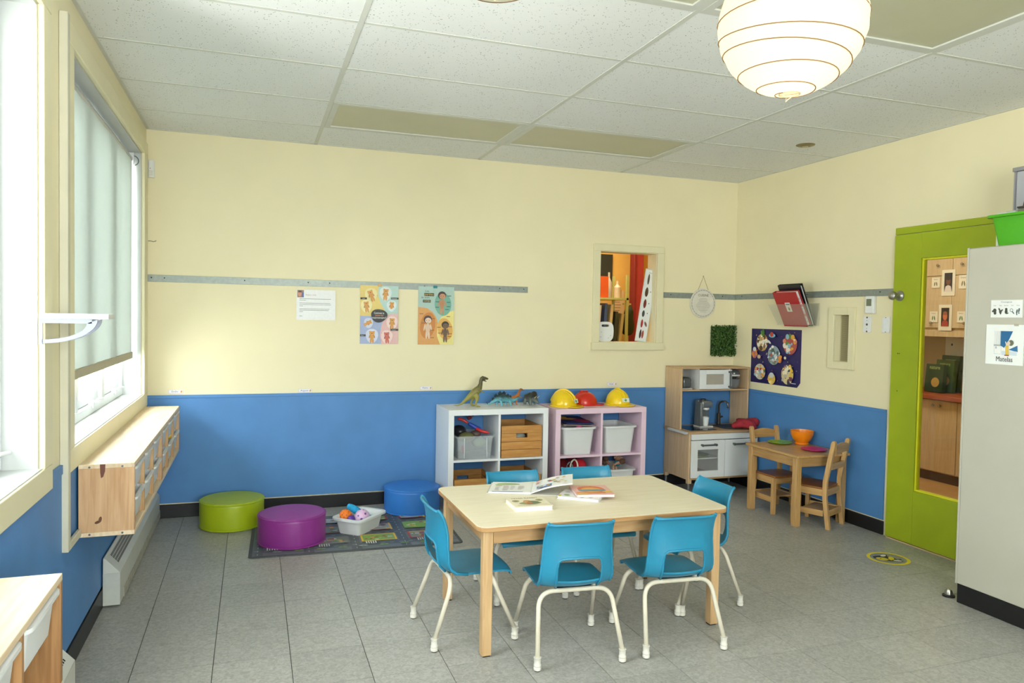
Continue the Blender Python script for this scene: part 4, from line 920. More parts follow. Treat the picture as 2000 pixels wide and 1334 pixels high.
# bee sticker
t = thing('floor_sticker', 'round yellow bee sticker on the floor in front of the green door', 'sticker', (4.31, -2.10, .0))
o = MB().lathe([(0, 0), (.118, 0), (.118, .0006), (0, .0006)], (0, 0, 0), 40).build('film', clear('film', (190, 190, 180), .8), t); o.location = (0, 0, .0003)
BS = 1.35; p = Print((0, 0, .0006), (1, -.25, 0), (.25, 1, 0)); p.ringp(0, 0, .101, .120, (236, 218, 30), 48)
K, Yb = (34, 32, 26), (220, 198, 30)
E_ = p.ell; p.ell = lambda a, b, ra, rb, c, n=14, rot=0.0: E_(a*BS, b*BS, ra*BS, rb*BS, c, n, rot)
p.ell(-.015, -.0, .050, .034, K, 20, -.5); p.up(); p.ell(-.032, -.005, .026, .022, Yb, 14, -.5); p.ell(.012, -.002, .012, .028, Yb, 12, -.5); p.up(); p.ell(.0, .036, .022, .014, K, 14, .6); p.ell(.022, -.034, .022, .014, K, 14, -.3); p.up(); p.ell(-.002, .037, .018, .010, (226, 226, 216), 14, .6); p.ell(.022, -.035, .018, .010, (226, 226, 216), 14, -.3); p.ell(.045, -.018, .006, .006, K, 8); p.up(); p.ell(-.036, 0, .004, .004, K, 8); p.build('print', t)
# ceiling grille and lanterns
t = thing('ceiling_speaker', 'small round bronze fitting in the ceiling near the right wall', 'ceiling fitting', (4.235, -1.36, H)); 
MB().lathe([(0, -.012), (.03, -.012), (.034, -.008), (.055, -.006), (.062, -.003), (.062, 0)], (0, 0, 0), 28).build('ring', M('bronze', (136, 122, 84), .4, metal=.4), t, smooth=True); MB().lathe([(0, -.016), (.016, -.015), (.02, -.011)], (0, 0, 0), 16).build('core', M('bronze_light', (190, 178, 140), .4), t, smooth=True)
PAPER = translucent('lantern_paper', (246, 230, 204), .5, .10, (255, 226, 190))
PAPER2 = translucent('lantern_paper_unlit', (246, 240, 226), .3)
def lantern(x, y, zc, r, label, power):
    t = thing('paper_lantern', label, 'paper lantern', (x, y, zc), random.random()*3, 'paper globe lanterns')
    n, k = 48, 60; m = MB(); tw = 7
    for i in range(k+1):
        a = .14+(PI-.28)*i/k
        for j in range(n):
            b = 2*PI*j/n; ph = (i/k*tw*1.55+j/n) % 1.0
            rr = r*(1-.018*abs(math.sin(PI*ph*1.0))*0-.012*(1-abs(2*ph-1))) * (1+.004*math.sin(5*b+i))
            m.v.append((rr*math.sin(a)*math.cos(b), rr*math.sin(a)*math.sin(b), r*.97*math.cos(a)))
    m.f = [(i*n+j, (i+1)*n+j, (i+1)*n+(j+1) % n, i*n+(j+1) % n) for i in range(k) for j in range(n)]; m.m = [0]*len(m.f)
    m.build('shade', PAPER if power else PAPER2, t, smooth=True)
    path = []
    for i in range(400):
        u = i/399; a = .14+(PI-.28)*u; b = 2*PI*u*tw*1.35; a2 = a+.085*math.sin(PI*u)*math.sin(b*.72+1.3)
        path.append((r*1.002*math.sin(a2)*math.cos(b), r*1.002*math.sin(a2)*math.sin(b), r*.972*math.cos(a2)))
    MB().tube(path, .0016, 5).build('wire_spiral', M('lantern_wire', (134, 106, 70), .6), t, smooth=True)
    q = MB(); 
    q.ring([(.14*r*math.cos(2*PI*i/24), .14*r*math.sin(2*PI*i/24), -r*.962) for i in range(24)], .0018).ring([(.14*r*math.cos(2*PI*i/24), .14*r*math.sin(2*PI*i/24), r*.962) for i in range(24)], .0018)
    q.tube([(.02, 0, -r*.97), (.0, .01, -r*1.06), (-.02, .0, -r*.98)], .0012, 5); q.build('ring_wire', M('lantern_wire2', (214, 190, 150), .5), t, smooth=True)
    MB().tube([(0, 0, .05), (0, 0, H-zc)], .003, 8).build('cord', WHITE, t); MB().lathe([(0, .03), (.02, .03), (.022, .07), (.008, .085), (0, .085)], (0, 0, 0), 16).build('socket', WHITE, t, smooth=True)
    MB().lathe([(.0, H-zc-.02), (.05, H-zc-.018), (.055, H-zc)], (0, 0, 0), 20).build('canopy', WHITE, t, smooth=True)
    bm, bn, bl_, bb = base('bulb_glow'); bb.inputs['Emission Color'].default_value = (1, .86, .66, 1); bb.inputs['Emission Strength'].default_value = 8 if power else 0; bb.inputs['Base Color'].default_value = (.9, .88, .82, 1)
    MB().lathe([(0, -.075), (.022, -.068), (.034, -.045), (.03, -.015), (.014, .012), (.012, .03)], (0, 0, 0), 18).build('bulb', bm, t, smooth=True)
    if power:
        l = bpy.data.lights.new('lantern_light', 'POINT'); l.energy = power; l.color = (1, .84, .62); l.shadow_soft_size = .06
        lo = bpy.data.objects.new('lantern_light', l); lo.location = (x, y, zc-.10); COL.objects.link(lo)
lantern(2.045, -3.85, 2.218, .193, 'glowing round white paper lantern hanging at the top right', 0.85)
lantern(1.122, -4.115, 2.234, .193, 'white paper lantern whose bottom just shows at the top edge', 0)
# ------------------------------------------------------------------ main table
BIRCH = wood('birch', (208, 174, 128), (188, 150, 104), 'z', rough=.45)
BIRCH_X = wood('birch_x', (198, 160, 112), (178, 138, 92), 'x', rough=.45)
TOPM = wood('laminate_maple', (238, 229, 202), (230, 217, 186), 'x', rough=.32, rand=0)
TX, TY, TZ = 2.157, -2.289, .556
t = thing('activity_table', 'low rectangular wooden table with pale laminate top in the middle', 'table', (TX, TY, 0))
def rrect(a, b, r, z, n=6):
    pts = []
    for cx, cy, s in ((a-r, b-r, 0), (-a+r, b-r, 1), (-a+r, -b+r, 2), (a-r, -b+r, 3)):
        for i in range(n+1):
            q = PI/2*(s+i/n); pts.append((cx+r*math.cos(q), cy+r*math.sin(q), z))
    return pts
MB().prism(rrect(.605, .375, .05, TZ-.022), (0, 0, .0195)).build('top_edge', wood('edge_ply', (196, 154, 104), (170, 126, 78), 'x'), t, bev=.003)
MB().prism(rrect(.604, .374, .049, TZ-.0025), (0, 0, .0025)).build('top', TOPM, t, bev=.001)
for sx in (-1, 1):
    for sy in (-1, 1):
        lg = B(t, 'leg', BIRCH, sx*.5535-.021, sx*.5535+.021, sy*.320-.021, sy*.320+.021, .006, TZ-.022, bev=.003)
        B(t, 'foot_pad', BLACK, sx*.5515-.016, sx*.5515+.016, sy*.318-.016, sy*.318+.016, 0, .0062)
for sy in (-1, 1): B(t, 'apron', BIRCH_X, -.5285, .5285, sy*.318-.011, sy*.318+.011, TZ-.084, TZ-.022, bev=.002)
for sx in (-1, 1): B(t, 'apron', wood('birch_y', (198, 160, 112), (178, 138, 92), 'y'), sx*.5515-.011, sx*.5515+.011, -.295, .295, TZ-.084, TZ-.022, bev=.002)

# ------------------------------------------------------------------ blue school chairs
TEAL = M('teal_plastic', (36, 132, 166), .38, .05, 14, bump=.05, bscale=400)
TUBE = M('cream_tube', (216, 208, 188), .35, .05, 16)
CAPM = M('cap_white', (222, 218, 206), .5, .04, 20)
def chair_meshes():
    prof = [(.186, .286, .150), (.182, .300, .153), (.165, .308, .155), (.11, .306, .157), (.04, .300, .158), (-.03, .296, .158), (-.085, .298, .158), (-.118, .310, .157), (-.142, .332, .156), (-.156, .358, .155),
            (-.163, .385, .153), (-.165, .415, .151), (-.163, .440, .150), (-.160, .47, .147), (-.160, .51, .144), (-.164, .545, .142), (-.170, .570, .140), (-.176, .578, .139)]
    amt = [-.020, -.014, -.008, 0, .004, .008, .014, .024, .034, .042, .046, .046, .044, .040, .034, .026, .018, .014]
    vc = [-1, -.93, -.80, -.64, -.60, -.3, 0, .3, .60, .64, .80, .93, 1]
    m = MB(); K = len(prof); N = len(vc)
    for i, (y, z, hw) in enumerate(prof):
        a, b = prof[max(i-1, 0)], prof[min(i+1, K-1)]; ty, tz = b[0]-a[0], b[1]-a[1]; L = math.hypot(ty, tz); ny, nz = tz/L, -ty/L
        if nz < 0 and i < 6: ny, nz = -ny, -nz
        for v in vc:
            k = .55*v*v+.45*v**6
            m.v.append((v*hw, y+ny*amt[i]*k, z+nz*amt[i]*k))
    for i in range(K-1):
        for j in range(N-1):
            if 8 <= i <= 10 and 3 <= j <= 8: continue
            if i == 11 and 4 <= j <= 7: continue
            m.f.append((i*N+j, i*N+j+1, (i+1)*N+j+1, (i+1)*N+j)); m.m.append(0)
    o = m.build('shell', TEAL); o.modifiers.new('sub', 'SUBSURF').levels = 2; o.modifiers['sub'].render_levels = 2
    so = o.modifiers.new('sol', 'SOLIDIFY'); so.thickness = .0075; so.offset = 0
    shell = bake(o); shell.polygons.foreach_set('use_smooth', [True]*len(shell.polygons)); shell.set_sharp_from_angle(angle=math.radians(55))
    # stiffening rim round the cut-out and down to the frame
    rim = MB().tube([(-.090, -.112, .303), (-.096, -.138, .330), (-.098, -.149, .358), (-.097, -.154, .40), (-.092, -.157, .425), (-.078, -.161, .436), (0, -.168, .440), (.078, -.161, .436), (.092, -.157, .425), (.097, -.154, .40), (.098, -.149, .358), (.096, -.138, .330), (.090, -.112, .303)], .0052, 8).mesh('cutout_rim', TEAL)
    edge = []
    for s in (-1, 1):
        e = MB(); pts = []
        for i in range(5, K):
            y, z, hw = prof[i]; a, b = prof[max(i-1, 0)], prof[min(i+1, K-1)]; ty, tz = b[0]-a[0], b[1]-a[1]; L = math.hypot(ty, tz); ny, nz = tz/L, -ty/L
            if nz < 0 and i < 6: ny, nz = -ny, -nz
            pts.append((s*hw, y+ny*amt[i], z+nz*amt[i]))
        edge.append(e.tube(pts, .0070, 8).mesh('side_rim', TEAL))
    y, z, hw = prof[-1]; tp = []
    for i in range(13):
        v = -1+2*i/12; k = .55*v*v+.45*v**6; tp.append((v*hw, y+.013*k, z+.001))
    edge.append(MB().tube(tp, .0062, 8).mesh('top_rim', TEAL))
    def U(yf, yb, fw):     # bent tube: feet at y=yf, crossbar at y=yb
        pts = [(-fw, yf, .045)]; zt = .287; hb = .150; r = .05
        top = Vector((-hb-.008, yb, zt)); foot = Vector((-fw, yf, .0)); d = (foot-top).normalized()
        for i in range(9):
            a = i/8; p0 = top+d*r*1.3; p1 = top; p2 = top+Vector((r*1.3, 0, 0)); pts.append(tuple(p0*(1-a)**2+p1*2*a*(1-a)+p2*a*a))
        return pts+[(-x, y, z) for x, y, z in reversed(pts)]
    rear = MB().tube(U(-.183, -.100, .183), .0098, 10).mesh('rear_leg_tube', TUBE); front = MB().tube(U(.183, .082, .181), .0098, 10).mesh('front_leg_tube', TUBE)
    cap = MB().lathe([(0, .004), (.0150, .004), (.0158, .008), (.0158, .014), (.0135, .017), (.0158, .020), (.0158, .026), (.0135, .029), (.0135, .050), (.0155, .052), (.0155, .055), (.0098, .055)], (0, 0, 0), 16).mesh('foot_cap', CAPM)
    tip = MB().lathe([(0, 0), (.0128, 0), (.0148, .004), (0, .004)], (0, 0, 0), 14).mesh('glide', BLACK)
    pl = MB().box(-.075, .075, -.105, .085, .288, .2955).mesh('seat_plate', M('plate_dark', (48, 46, 44), .5))
    for me in (rim, rear, front, cap, tip, *edge): me.polygons.foreach_set('use_smooth', [True]*len(me.polygons))
    for me in (cap, tip): me.set_sharp_from_angle(angle=math.radians(50))
    return shell, rim, edge, rear, front, cap, tip, pl
CM = chair_meshes()
def school_chair(x, y, rz, label):
    t = thing('school_chair', label, 'chair', (x, y, 0), rz, 'teal plastic chairs around the low table')
    sh = link('shell', CM[0], t); link('cutout_rim', CM[1], sh)
    for e in CM[2]: link(e.name.split('.')[0], e, sh)
    link('seat_plate', CM[7], t)
    for nm, me, yf, fw in (('rear_leg_tube', CM[3], -.183, .183), ('front_leg_tube', CM[4], .183, .181)):
        lg = link(nm, me, t)
        for s in (-1, 1):
            c = link('foot_cap', CM[5], lg); c.location = (s*fw, yf, 0); g_ = link('glide', CM[6], lg); g_.location = (s*fw, yf, 0)
school_chair(1.963, -2.630, math.radians(-5.0), 'teal plastic school chair with its back to us, left of the two in front')
school_chair(2.436, -2.658, math.radians(-4.0), 'teal plastic school chair with its back to us, right of the two in front')
school_chair(1.586, -2.320, math.radians(-88.0), 'teal plastic school chair seen from the side at the left end of the table')
school_chair(2.785, -2.290, math.radians(92.5), 'teal plastic school chair at the right end of the low table')
school_chair(2.000, -1.935, math.radians(179), 'teal plastic school chair behind the table in front of the white cubes')
school_chair(2.435, -1.930, math.radians(178), 'teal plastic school chair behind the table in front of the pink cubes')

# ------------------------------------------------------------------ books on the table
ZT1 = TZ+.0005
def book(name, label, loc, rz, w, d, th, cover, spine='x', deco=None, pages=(240, 238, 230)):
    t = thing(name, label, 'book', loc, rz, 'picture books on the low table')
    B(t, 'back_cover', ink(cover), -w/2, w/2, -d/2, d/2, 0, .002); B(t, 'front_cover', ink(cover), -w/2, w/2, -d/2, d/2, th-.002, th); B(t, 'pages', ink(pages), -w/2+.003, w/2-.003, -d/2+.003, d/2-.003, .002, th-.002)
    p = Print((0, 0, th), (1, 0, 0), (0, 1, 0)); deco(p, w, d); p.build('print', t); return t
def cream(p, w, d):
    p.text('PETER RABBIT', 0, d*.36, .022, (120, 100, 70), width=w*.72)
    for s in (-1, 1): p.ell(s*w*.32, d*.14, .018, .018, (170, 160, 120), 10); p.ell(s*w*.32, d*.12, .010, .010, (120, 130, 80), 8)
    p.ell(0, -d*.14, w*.30, d*.14, (140, 150, 96), 18); p.up(); p.ell(-w*.03, -d*.02, .022, .034, (196, 146, 96), 12); p.ell(w*.1, -d*.08, .028, .026, (106, 122, 88), 12); p.up(); p.ell(-w*.02, -d*.13, .014, .016, (190, 110, 70), 10); p.rect(-w*.4, -d*.36, w*.4, -d*.34, (170, 150, 110))
book('cream_book', 'thick cream board book lying at the near left of the table', (1.868, -2.395, ZT1), math.radians(-3), .175, .165, .022, (236, 226, 198), deco=cream)
def rainbow(p, w, d):
    p.poly([(-w*.5, -d*.5), (w*.5, -d*.5), (w*.5, d*.5), (-w*.5, d*.5)], (240, 184, 176)); p.up(); p.ell(0, d*.05, w*.36, d*.36, (232, 120, 70), 24); p.up(); p.ell(0, -d*.02, w*.28, d*.24, (240, 176, 96), 20); p.up()
    for i in range(6): p.ell(-w*.25+i*w*.1, -d*.08, .022, .02, (110, 150, 166), 10)
    p.rect(-w*.45, -d*.38, w*.3, -d*.26, (226, 140, 70)); p.rect(w*.3, -d*.3, w*.48, -d*.15, (240, 200, 80)); p.rect(-w*.45, -d*.46, -w*.2, -d*.38, (236, 206, 90)); p.text('Bonne nuit', 0, d*.34, .026, (240, 226, 200), width=w*.4)
def busy(p, w, d):
    p.rect(-w*.5, -d*.5, w*.5, d*.5, (236, 232, 230)); p.up()
    for i in range(16): p.ell(random.uniform(-.42, .42)*w, random.uniform(-.42, .42)*d, .014, .012, random.choice(((206, 120, 150), (110, 130, 150), (150, 190, 110), (230, 200, 90), (190, 190, 196))), 8)
    p.rect(-w*.48, -d*.5, -w*.42, -d*.3, (236, 210, 60))
bk = book('white_book', 'white illustrated book lying under the orange covered one', (2.178, -2.290, ZT1), math.radians(-38), .200, .150, .012, (238, 240, 244), deco=busy)
book('orange_book', 'pink and orange picture book on top of the white book', (2.240, -2.270, ZT1+.0130), math.radians(-12), .185, .195, .013, (238, 190, 180), deco=rainbow)
# open book with one lifted page block
t = thing('open_book', 'open picture book lying spread with its right pages raised', 'book', (2.00, -2.085, ZT1), math.radians(-24), 'picture books on the low table'); t.scale = (.84, .84, .84)
B(t, 'cover', ink((210, 206, 196)), -.255, .255, -.135, .135, 0, .0025)
MB().hexa([(-.245, -.13, .0028), (0, -.13, .0028), (0, .13, .0028), (-.245, .13, .0028)], [(-.245, -.13, .008), (0, -.13, .013), (0, .13, .013), (-.245, .13, .008)]).build('left_pages', ink((240, 240, 234)), t)
ang = math.radians(15)
m = MB(); k = 8
for d_ in (0, .006):
    for i in range(k+1):
        s = .25*i/k; bend = math.radians(22)*(1-.55*i/k)
        x, z = s*math.cos(ang)+.0, .004+s*math.sin(ang)+.010*math.sin(PI*i/k)
        m.v += [(x, -.13, z+d_), (x, .13, z+d_)]
for L in (0, 1):
    for i in range(k):
        q = L*2*(k+1)+2*i; m.f.append((q, q+2, q+3, q+1) if L else (q+1, q+3, q+2, q)); m.m.append(0)
Q = 2*(k+1)
for i in range(k): m.f += [(2*i, 2*i+2, Q+2*i+2, Q+2*i), (2*i+3, 2*i+1, Q+2*i+1, Q+2*i+3)]; m.m += [0, 0]
m.f.append((2*k, 2*k+1, Q+2*k+1, Q+2*k)); m.m.append(0)
m.build('right_pages', ink((244, 244, 240)), t)
sl = math.atan2(.005, .245)
p = Print((-.245, 0, .0085), (.245, 0, .005), (0, 1, 0)); p.ell(.10, .075, .07, .022, (150, 176, 110), 14); p.ell(.05, .05, .03, .02, (176, 196, 140), 10)
for i in range(22): p.rect(.03+(i % 4)*.045, .02-(i//4)*.022, .03+(i % 4)*.045+random.uniform(.015, .038), .028-(i//4)*.022, random.choice(((200, 170, 180), (170, 180, 170), (214, 190, 160))))
p.rect(.02, -.128, .2, -.118, (100, 116, 160)); p.build('print', t)
xa, za = .012, .004+.012*math.tan(ang)+.018
p = Print((.005, 0, .0225), (math.cos(ang), 0, math.sin(ang)), (0, 1, 0), base=.0012)
p.rect(.03, -.11, .12, -.055, (84, 120, 180)); p.up()
for a, b, c in ((.05, -.08, (236, 200, 70)), (.075, -.075, (240, 240, 236)), (.10, -.085, (230, 170, 60)), (.03, .02, (176, 84, 70)), (.03, .055, (196, 96, 80)), (.03, .09, (186, 90, 76)), (.11, .02, (190, 60, 60)), (.10, .04, (90, 110, 170)), (.13, .03, (230, 190, 80)), (.16, -.05, (216, 160, 90)), (.18, -.02, (206, 190, 120)), (.15, .07, (210, 160, 160)), (.19, .05, (226, 170, 80)), (.2, -.08, (196, 176, 120)), (.14, -.02, (150, 160, 110))):
    p.ell(a, b, .014, .010, c, 9, random.random())
p.text('24', .22, .10, .018, (110, 110, 130)); p.build('print', t)

# ------------------------------------------------------------------ cube shelves
def cube_shelf(x0, y0, z1, label, mat, w=.768):
    t = thing('cube_shelf', label, 'shelf', (x0, y0, 0), 0, 'open cube shelves along the back wall'); d, th, ti = .385, .040, .016
    B(t, 'top', mat, 0, w, 0, d, z1-th, z1, bev=.001); B(t, 'bottom', mat, 0, w, 0, d, 0, th, bev=.001)
    B(t, 'side', mat, 0, th, 0, d, th, z1-th, bev=.001); B(t, 'side', mat, w-th, w, 0, d, th, z1-th, bev=.001)
    B(t, 'divider', mat, w/2-ti/2, w/2+ti/2, .002, d, th, z1-th); zc = z1/2
    B(t, 'middle_shelf', mat, th, w/2-ti/2, .002, d, zc-ti/2, zc+ti/2); B(t, 'middle_shelf', mat, w/2+ti/2, w-th, .002, d, zc-ti/2, zc+ti/2)
    return zc+ti/2+.0005, th+.0005
LW = M('lacquer_white', (240, 242, 244), .4, .01, 6); LP = M('lacquer_pink', (238, 208, 224), .4, .015, 6)
SX, SY, SZ = 2.003, -.405, .742
zu, zl = cube_shelf(SX, SY, SZ, 'white open cube shelf with dinosaurs on top', LW)
QX, QZ = 2.832, .730
zu2, zl2 = cube_shelf(QX, SY, QZ, 'pale pink open cube shelf with helmets on top', LP)

CR = wood('crate', (206, 152, 84), (182, 124, 60), 'x', rough=.55)
CRY = wood('crate_y', (196, 142, 78), (172, 116, 56), 'y', rough=.55)
def crate(loc, w, d, h, label, front_h=None):
    t = thing('wooden_crate', label, 'crate', loc, 0, 'wooden crates in the white cube shelf'); nb = 4; bh = (h-.008)/nb; th = .011
    B(t, 'bottom', CR, -w/2+.012, w/2-.012, th+.002, d-th-.002, .003, .011)
    for fy in (0, d-th):
        for i in range(nb):
            z0 = .002+i*bh; top = (i == nb-1)
            if i == nb-2:          # plank carrying the slot handle
                s = .045; zz0, zz1 = z0+bh*.45, z0+bh
                B(t, 'plank', CR, -w/2, w/2, fy, fy+th, z0, zz0)
                B(t, 'plank', CR, -w/2, -s, fy, fy+th, zz0, zz1-.001); B(t, 'plank', CR, s, w/2, fy, fy+th, zz0, zz1-.001)
            else: B(t, 'plank', CR, -w/2, w/2, fy, fy+th, z0, z0+bh-.0028, bev=.0012)
    for sx in (-1, 1):
        for i in range(nb):
            z0 = .002+i*bh; B(t, 'side_plank', CRY, sx*(w/2-.006)-.005, sx*(w/2-.006)+.005, th+.001, d-th-.001, z0, z0+bh-.006, bev=.001)
    return t
cw = .768/2-.04-.008
xl, xr = SX+.04+cw/2, SX+.768-.04-cw/2
crate((xr, SY+.004, zu), .318, .355, .245, 'tall wooden crate with slot handle in the upper right of the white shelf')
crate((xl, SY+.006, zl), .318, .355, .205, 'open wooden crate in the lower left of the white shelf')
crate((xr, SY+.006, zl), .318, .355, .215, 'open wooden crate in the lower right of the white shelf')
CLR = clear('clear_plastic', (236, 242, 246), .72, .12)
cb = tub('clear_bin', .275, .335, .168, CLR, None, .90, .014, .003, .018, .012); tag(cb, 'clear plastic bin of toys in the upper left of the white shelf', 'bin'); cb.location = (xl, SY+.186, zu)
for s in (-1, 1): MB().box(s*.085-.003, s*.085+.003, -.172, -.166, .01, .155).build('rib', clear('clear_rib', (236, 242, 246), .25), cb)
# toys heaped in the clear bin
def toyskin(name, label, loc, vs, es, rs, c, group='toys in the clear bin', cat='toy', rough=.4):
    o = tag(skin(name, vs, es, rs, plastic(c, rough)), label, cat, group); o.location = loc; return o
zb = zu+.10
for nm, lb, off, r, c in (('grey_ball', 'olive green toy lump at the front of the clear bin', (-.05, -.10, .055), (.060, .05, .035), (104, 104, 62)), ('brown_toy', 'grey brown toy in the middle of the clear bin', (.045, -.02, .060), (.040, .04, .030), (104, 84, 76)),
                          ('dark_toy', 'black toy at the left of the clear bin', (-.075, .02, .08), (.055, .07, .045), (34, 34, 40)), ('teal_toy', 'pale green toy showing low through the clear bin', (.05, -.11, .01), (.05, .03, .035), (150, 170, 140)), ('red_toy', 'small red toy at the lower left inside the clear bin', (-.085, -.13, -.03), (.014, .012, .03), (190, 40, 40)), ('slate_toy', 'slate grey toy at the right inside the clear bin', (.06, .0, .0), (.05, .08, .05), (110, 118, 126))):
    o = tag(MB().ellipsoid((0, 0, 0), r, 16, 10).build(nm, plastic(c), smooth=True), lb, 'toy', 'toys in the clear bin'); o.location = (xl+off[0], SY+.186+off[1], zb+off[2])
t = thing('toy_figure', 'red and blue toy figure lying across the clear bin', 'toy', (xl, SY+.186, zb+.115), 0, 'toys in the clear bin')
skin('leg', [(-.10, -.02, .065), (-.06, -.02, .055), (-.02, -.03, .03)], [(0, 1), (1, 2)], [.012, .011, .012], plastic((196, 48, 40)), t); skin('torso', [(-.02, -.03, .03), (.03, -.05, .0), (.07, -.07, -.02)], [(0, 1), (1, 2)], [.014, .019, .016], plastic((44, 72, 170)), t)
skin('arm', [(.03, -.06, -.005), (.07, -.10, -.025), (.12, -.12, -.035)], [(0, 1), (1, 2)], [.012, .012, .009], plastic((200, 44, 44)), t); skin('helmet', [(-.01, .03, .055), (.03, .04, .065)], [(0, 1)], [.018, .013], plastic((120, 36, 40)), t); skin('wing', [(.03, .05, .07), (.055, .05, .08)], [(0, 1)], [.008, .006], plastic((46, 52, 90)), t)
def lump(name, label, cat, loc, r, c, rz=0, group=None, rough=.6):
    o = tag(MB().ellipsoid((0, 0, 0), r, 16, 10).build(name, plastic(c, rough), smooth=True), label, cat, group); o.location = loc; o.rotation_euler = (0, 0, rz); return o
lump('toy_block', 'small pale block inside the lower left crate', 'toy', (xl+.01, SY+.09, zl+.03), (.014, .014, .018), (196, 206, 212), .3)
lump('dark_toy', 'dark toy lying in the lower left crate', 'toy', (xl-.06, SY+.12, zl+.035), (.05, .03, .02), (40, 40, 44), .3)
lump('grey_toy', 'grey toy showing behind the slot of the tall crate', 'toy', (xr, SY+.06, zu+.15), (.05, .03, .03), (150, 156, 150), .3)

# translucent tubs in the pink shelf
px1, px2 = QX+.04+cw/2, QX+.768-.04-cw/2
MILK = clear('milky_tub', (252, 253, 252), .10, .35, sss=True)
def milk(name, x, z, h, label):
    o = tub(name, .262, .32, h, MILK, None, .86, .018, .003, .03, .014); tag(o, label, 'tub', 'milky white tubs in the pink shelf'); o.location = (x-.002, SY+.182, z); return o
milk('storage_tub', px1, zu2, .212, 'milky tub topped with books in the upper left of the pink shelf'); milk('storage_tub', px2, zu2, .212, 'milky tub with nothing on it in the upper right of the pink shelf')
milk('storage_tub', px1, zl2, .205, 'milky tub of red dressing-up cloth in the lower left of the pink shelf'); milk('storage_tub', px2, zl2, .205, 'milky tub of dolls in the lower right of the pink shelf')
for x, c, r, lb in ((px1-.055, (230, 120, 150), (.045, .09, .055), 'pink toy inside the upper left tub of the pink shelf'), (px1+.045, (186, 200, 196), (.045, .1, .035), 'grey green toy inside the upper left tub of the pink shelf'), (px2+.045, (206, 206, 150), (.045, .06, .06), 'pale yellow toy inside the upper right tub of the pink shelf'), (px2-.055, (150, 170, 180), (.045, .09, .04), 'grey blue toy inside the upper right tub of the pink shelf')):
    lump('tub_toy', lb, 'toy', (x, SY+.14, zu2+.075), r, c, 0, 'toys inside the milky tubs')
def flat_book(label, loc, rz, tilt, w, d, c, shapes):
    q = thing('picture_book', label, 'book', loc, rz); q.rotation_euler = (tilt, .05, rz); B(q, 'cover', ink(c), -w/2, w/2, -d/2, d/2, 0, .009); p = Print((0, 0, .009), (1, 0, 0), (0, 1, 0))
    for s in shapes: p.ell(*s)
    p.build('print', q)
flat_book('dark blue and crimson picture book lying on the upper left tub', (px1-.005, SY+.15, zu2+.246), .1, .10, .24, .24, (32, 48, 100), ((-.04, .02, .09, .03, (224, 170, 50)), (.06, -.04, .07, .06, (150, 30, 60)), (-.06, .07, .04, .03, (232, 190, 70)), (.05, .06, .05, .03, (50, 70, 140))))
flat_book('grey edged picture book lying lowest on the upper left tub', (px1+.005, SY+.175, zu2+.2215), -.06, .03, .24, .25, (150, 130, 124), ((0, 0, .05, .05, (190, 60, 60)),))
lump('pink_toy', 'bright pink toy poking out at the front of the upper left tub', 'toy', (px1+.005, SY+.045, zu2+.205), (.03, .02, .014), (236, 74, 150))
for i, (off, r) in enumerate((((-.055, .02, .215), (.055, .08, .055)), ((.06, -.03, .222), (.055, .06, .055)), ((.055, .10, .225), (.06, .05, .06)))):
    lump('red_cloth', ('dark red dressing-up cloth filling the lower left pink cubby', 'bright red frill at the front of the lower left pink cubby', 'deep red cloth at the back of the lower left pink cubby')[i], 'cloth', (px1+off[0], SY+.182+off[1], zl2+off[2]), r, ((130, 20, 30), (206, 30, 44), (110, 18, 28))[i], .4*i, 'dressing-up cloths', .85)
o = tag(MB().ring([(.030*math.cos(2*PI*i/20), .006*math.sin(4*PI*i/20), .045*math.sin(2*PI*i/20)) for i in range(20)], .006, 8).build('toy_stethoscope', plastic((226, 222, 206)), smooth=True), 'white plastic loop standing among the red cloth', 'toy'); o.location = (px1-.025, SY+.06, zl2+.245)
o = tag(MB().ring([(.024*math.cos(2*PI*i/20), .006*math.sin(4*PI*i/20), .036*math.sin(2*PI*i/20)) for i in range(20)], .005, 8).build('toy_loop', plastic((120, 140, 150)), smooth=True), 'small grey loop left of the white loop in the pink shelf', 'toy'); o.location = (px1-.06, SY+.065, zl2+.235)
def doll(label, loc, rot, skin_c, cloth, hair):
    t = thing('doll', label, 'doll', loc, 0, 'dolls in the pink shelf'); t.rotation_euler = rot; t.scale = (.56, .56, .56)
    skin('body', [(0, 0, 0), (0, 0, .05), (0, 0, .085), (0, 0, .12), (.05, 0, .065), (.075, -.02, .03), (-.05, 0, .065), (-.075, -.02, .03), (.025, 0, -.03), (.03, -.06, -.05), (.03, -.10, -.04), (-.025, 0, -.03), (-.03, -.06, -.05), (-.03, -.10, -.04)],
         [(0, 1), (1, 2), (2, 3), (1, 4), (4, 5), (1, 6), (6, 7), (0, 8), (8, 9), (9, 10), (0, 11), (11, 12), (12, 13)], [.035, .03, .018, .042, .016, .014, .016, .014, .022, .018, .017, .022, .018, .017], plastic(skin_c, .5), t)
    MB().ellipsoid((0, 0, .025), (.046, .043, .05), 16, 10).build('dress', plastic(cloth, .8), t, smooth=True); MB().ellipsoid((0, .008, .135), (.046, .042, .038), 16, 10).build('hair', plastic(hair, .8), t, smooth=True)
doll('brown doll in a teal dress lying in the lower right pink cubby', (px2+.015, SY+.12, zl2+.228), (1.2, 0, .3), (196, 150, 120), (24, 130, 146), (90, 62, 44))
doll('brown haired doll lying at the left of the lower right pink cubby', (px2-.075, SY+.15, zl2+.235), (.9, .4, -.6), (140, 104, 84), (110, 86, 74), (84, 62, 54))
doll('bare doll with its feet up at the right of the lower right pink cubby', (px2+.09, SY+.22, zl2+.228), (-.7, .1, .2), (222, 172, 140), (216, 166, 136), (120, 80, 50))

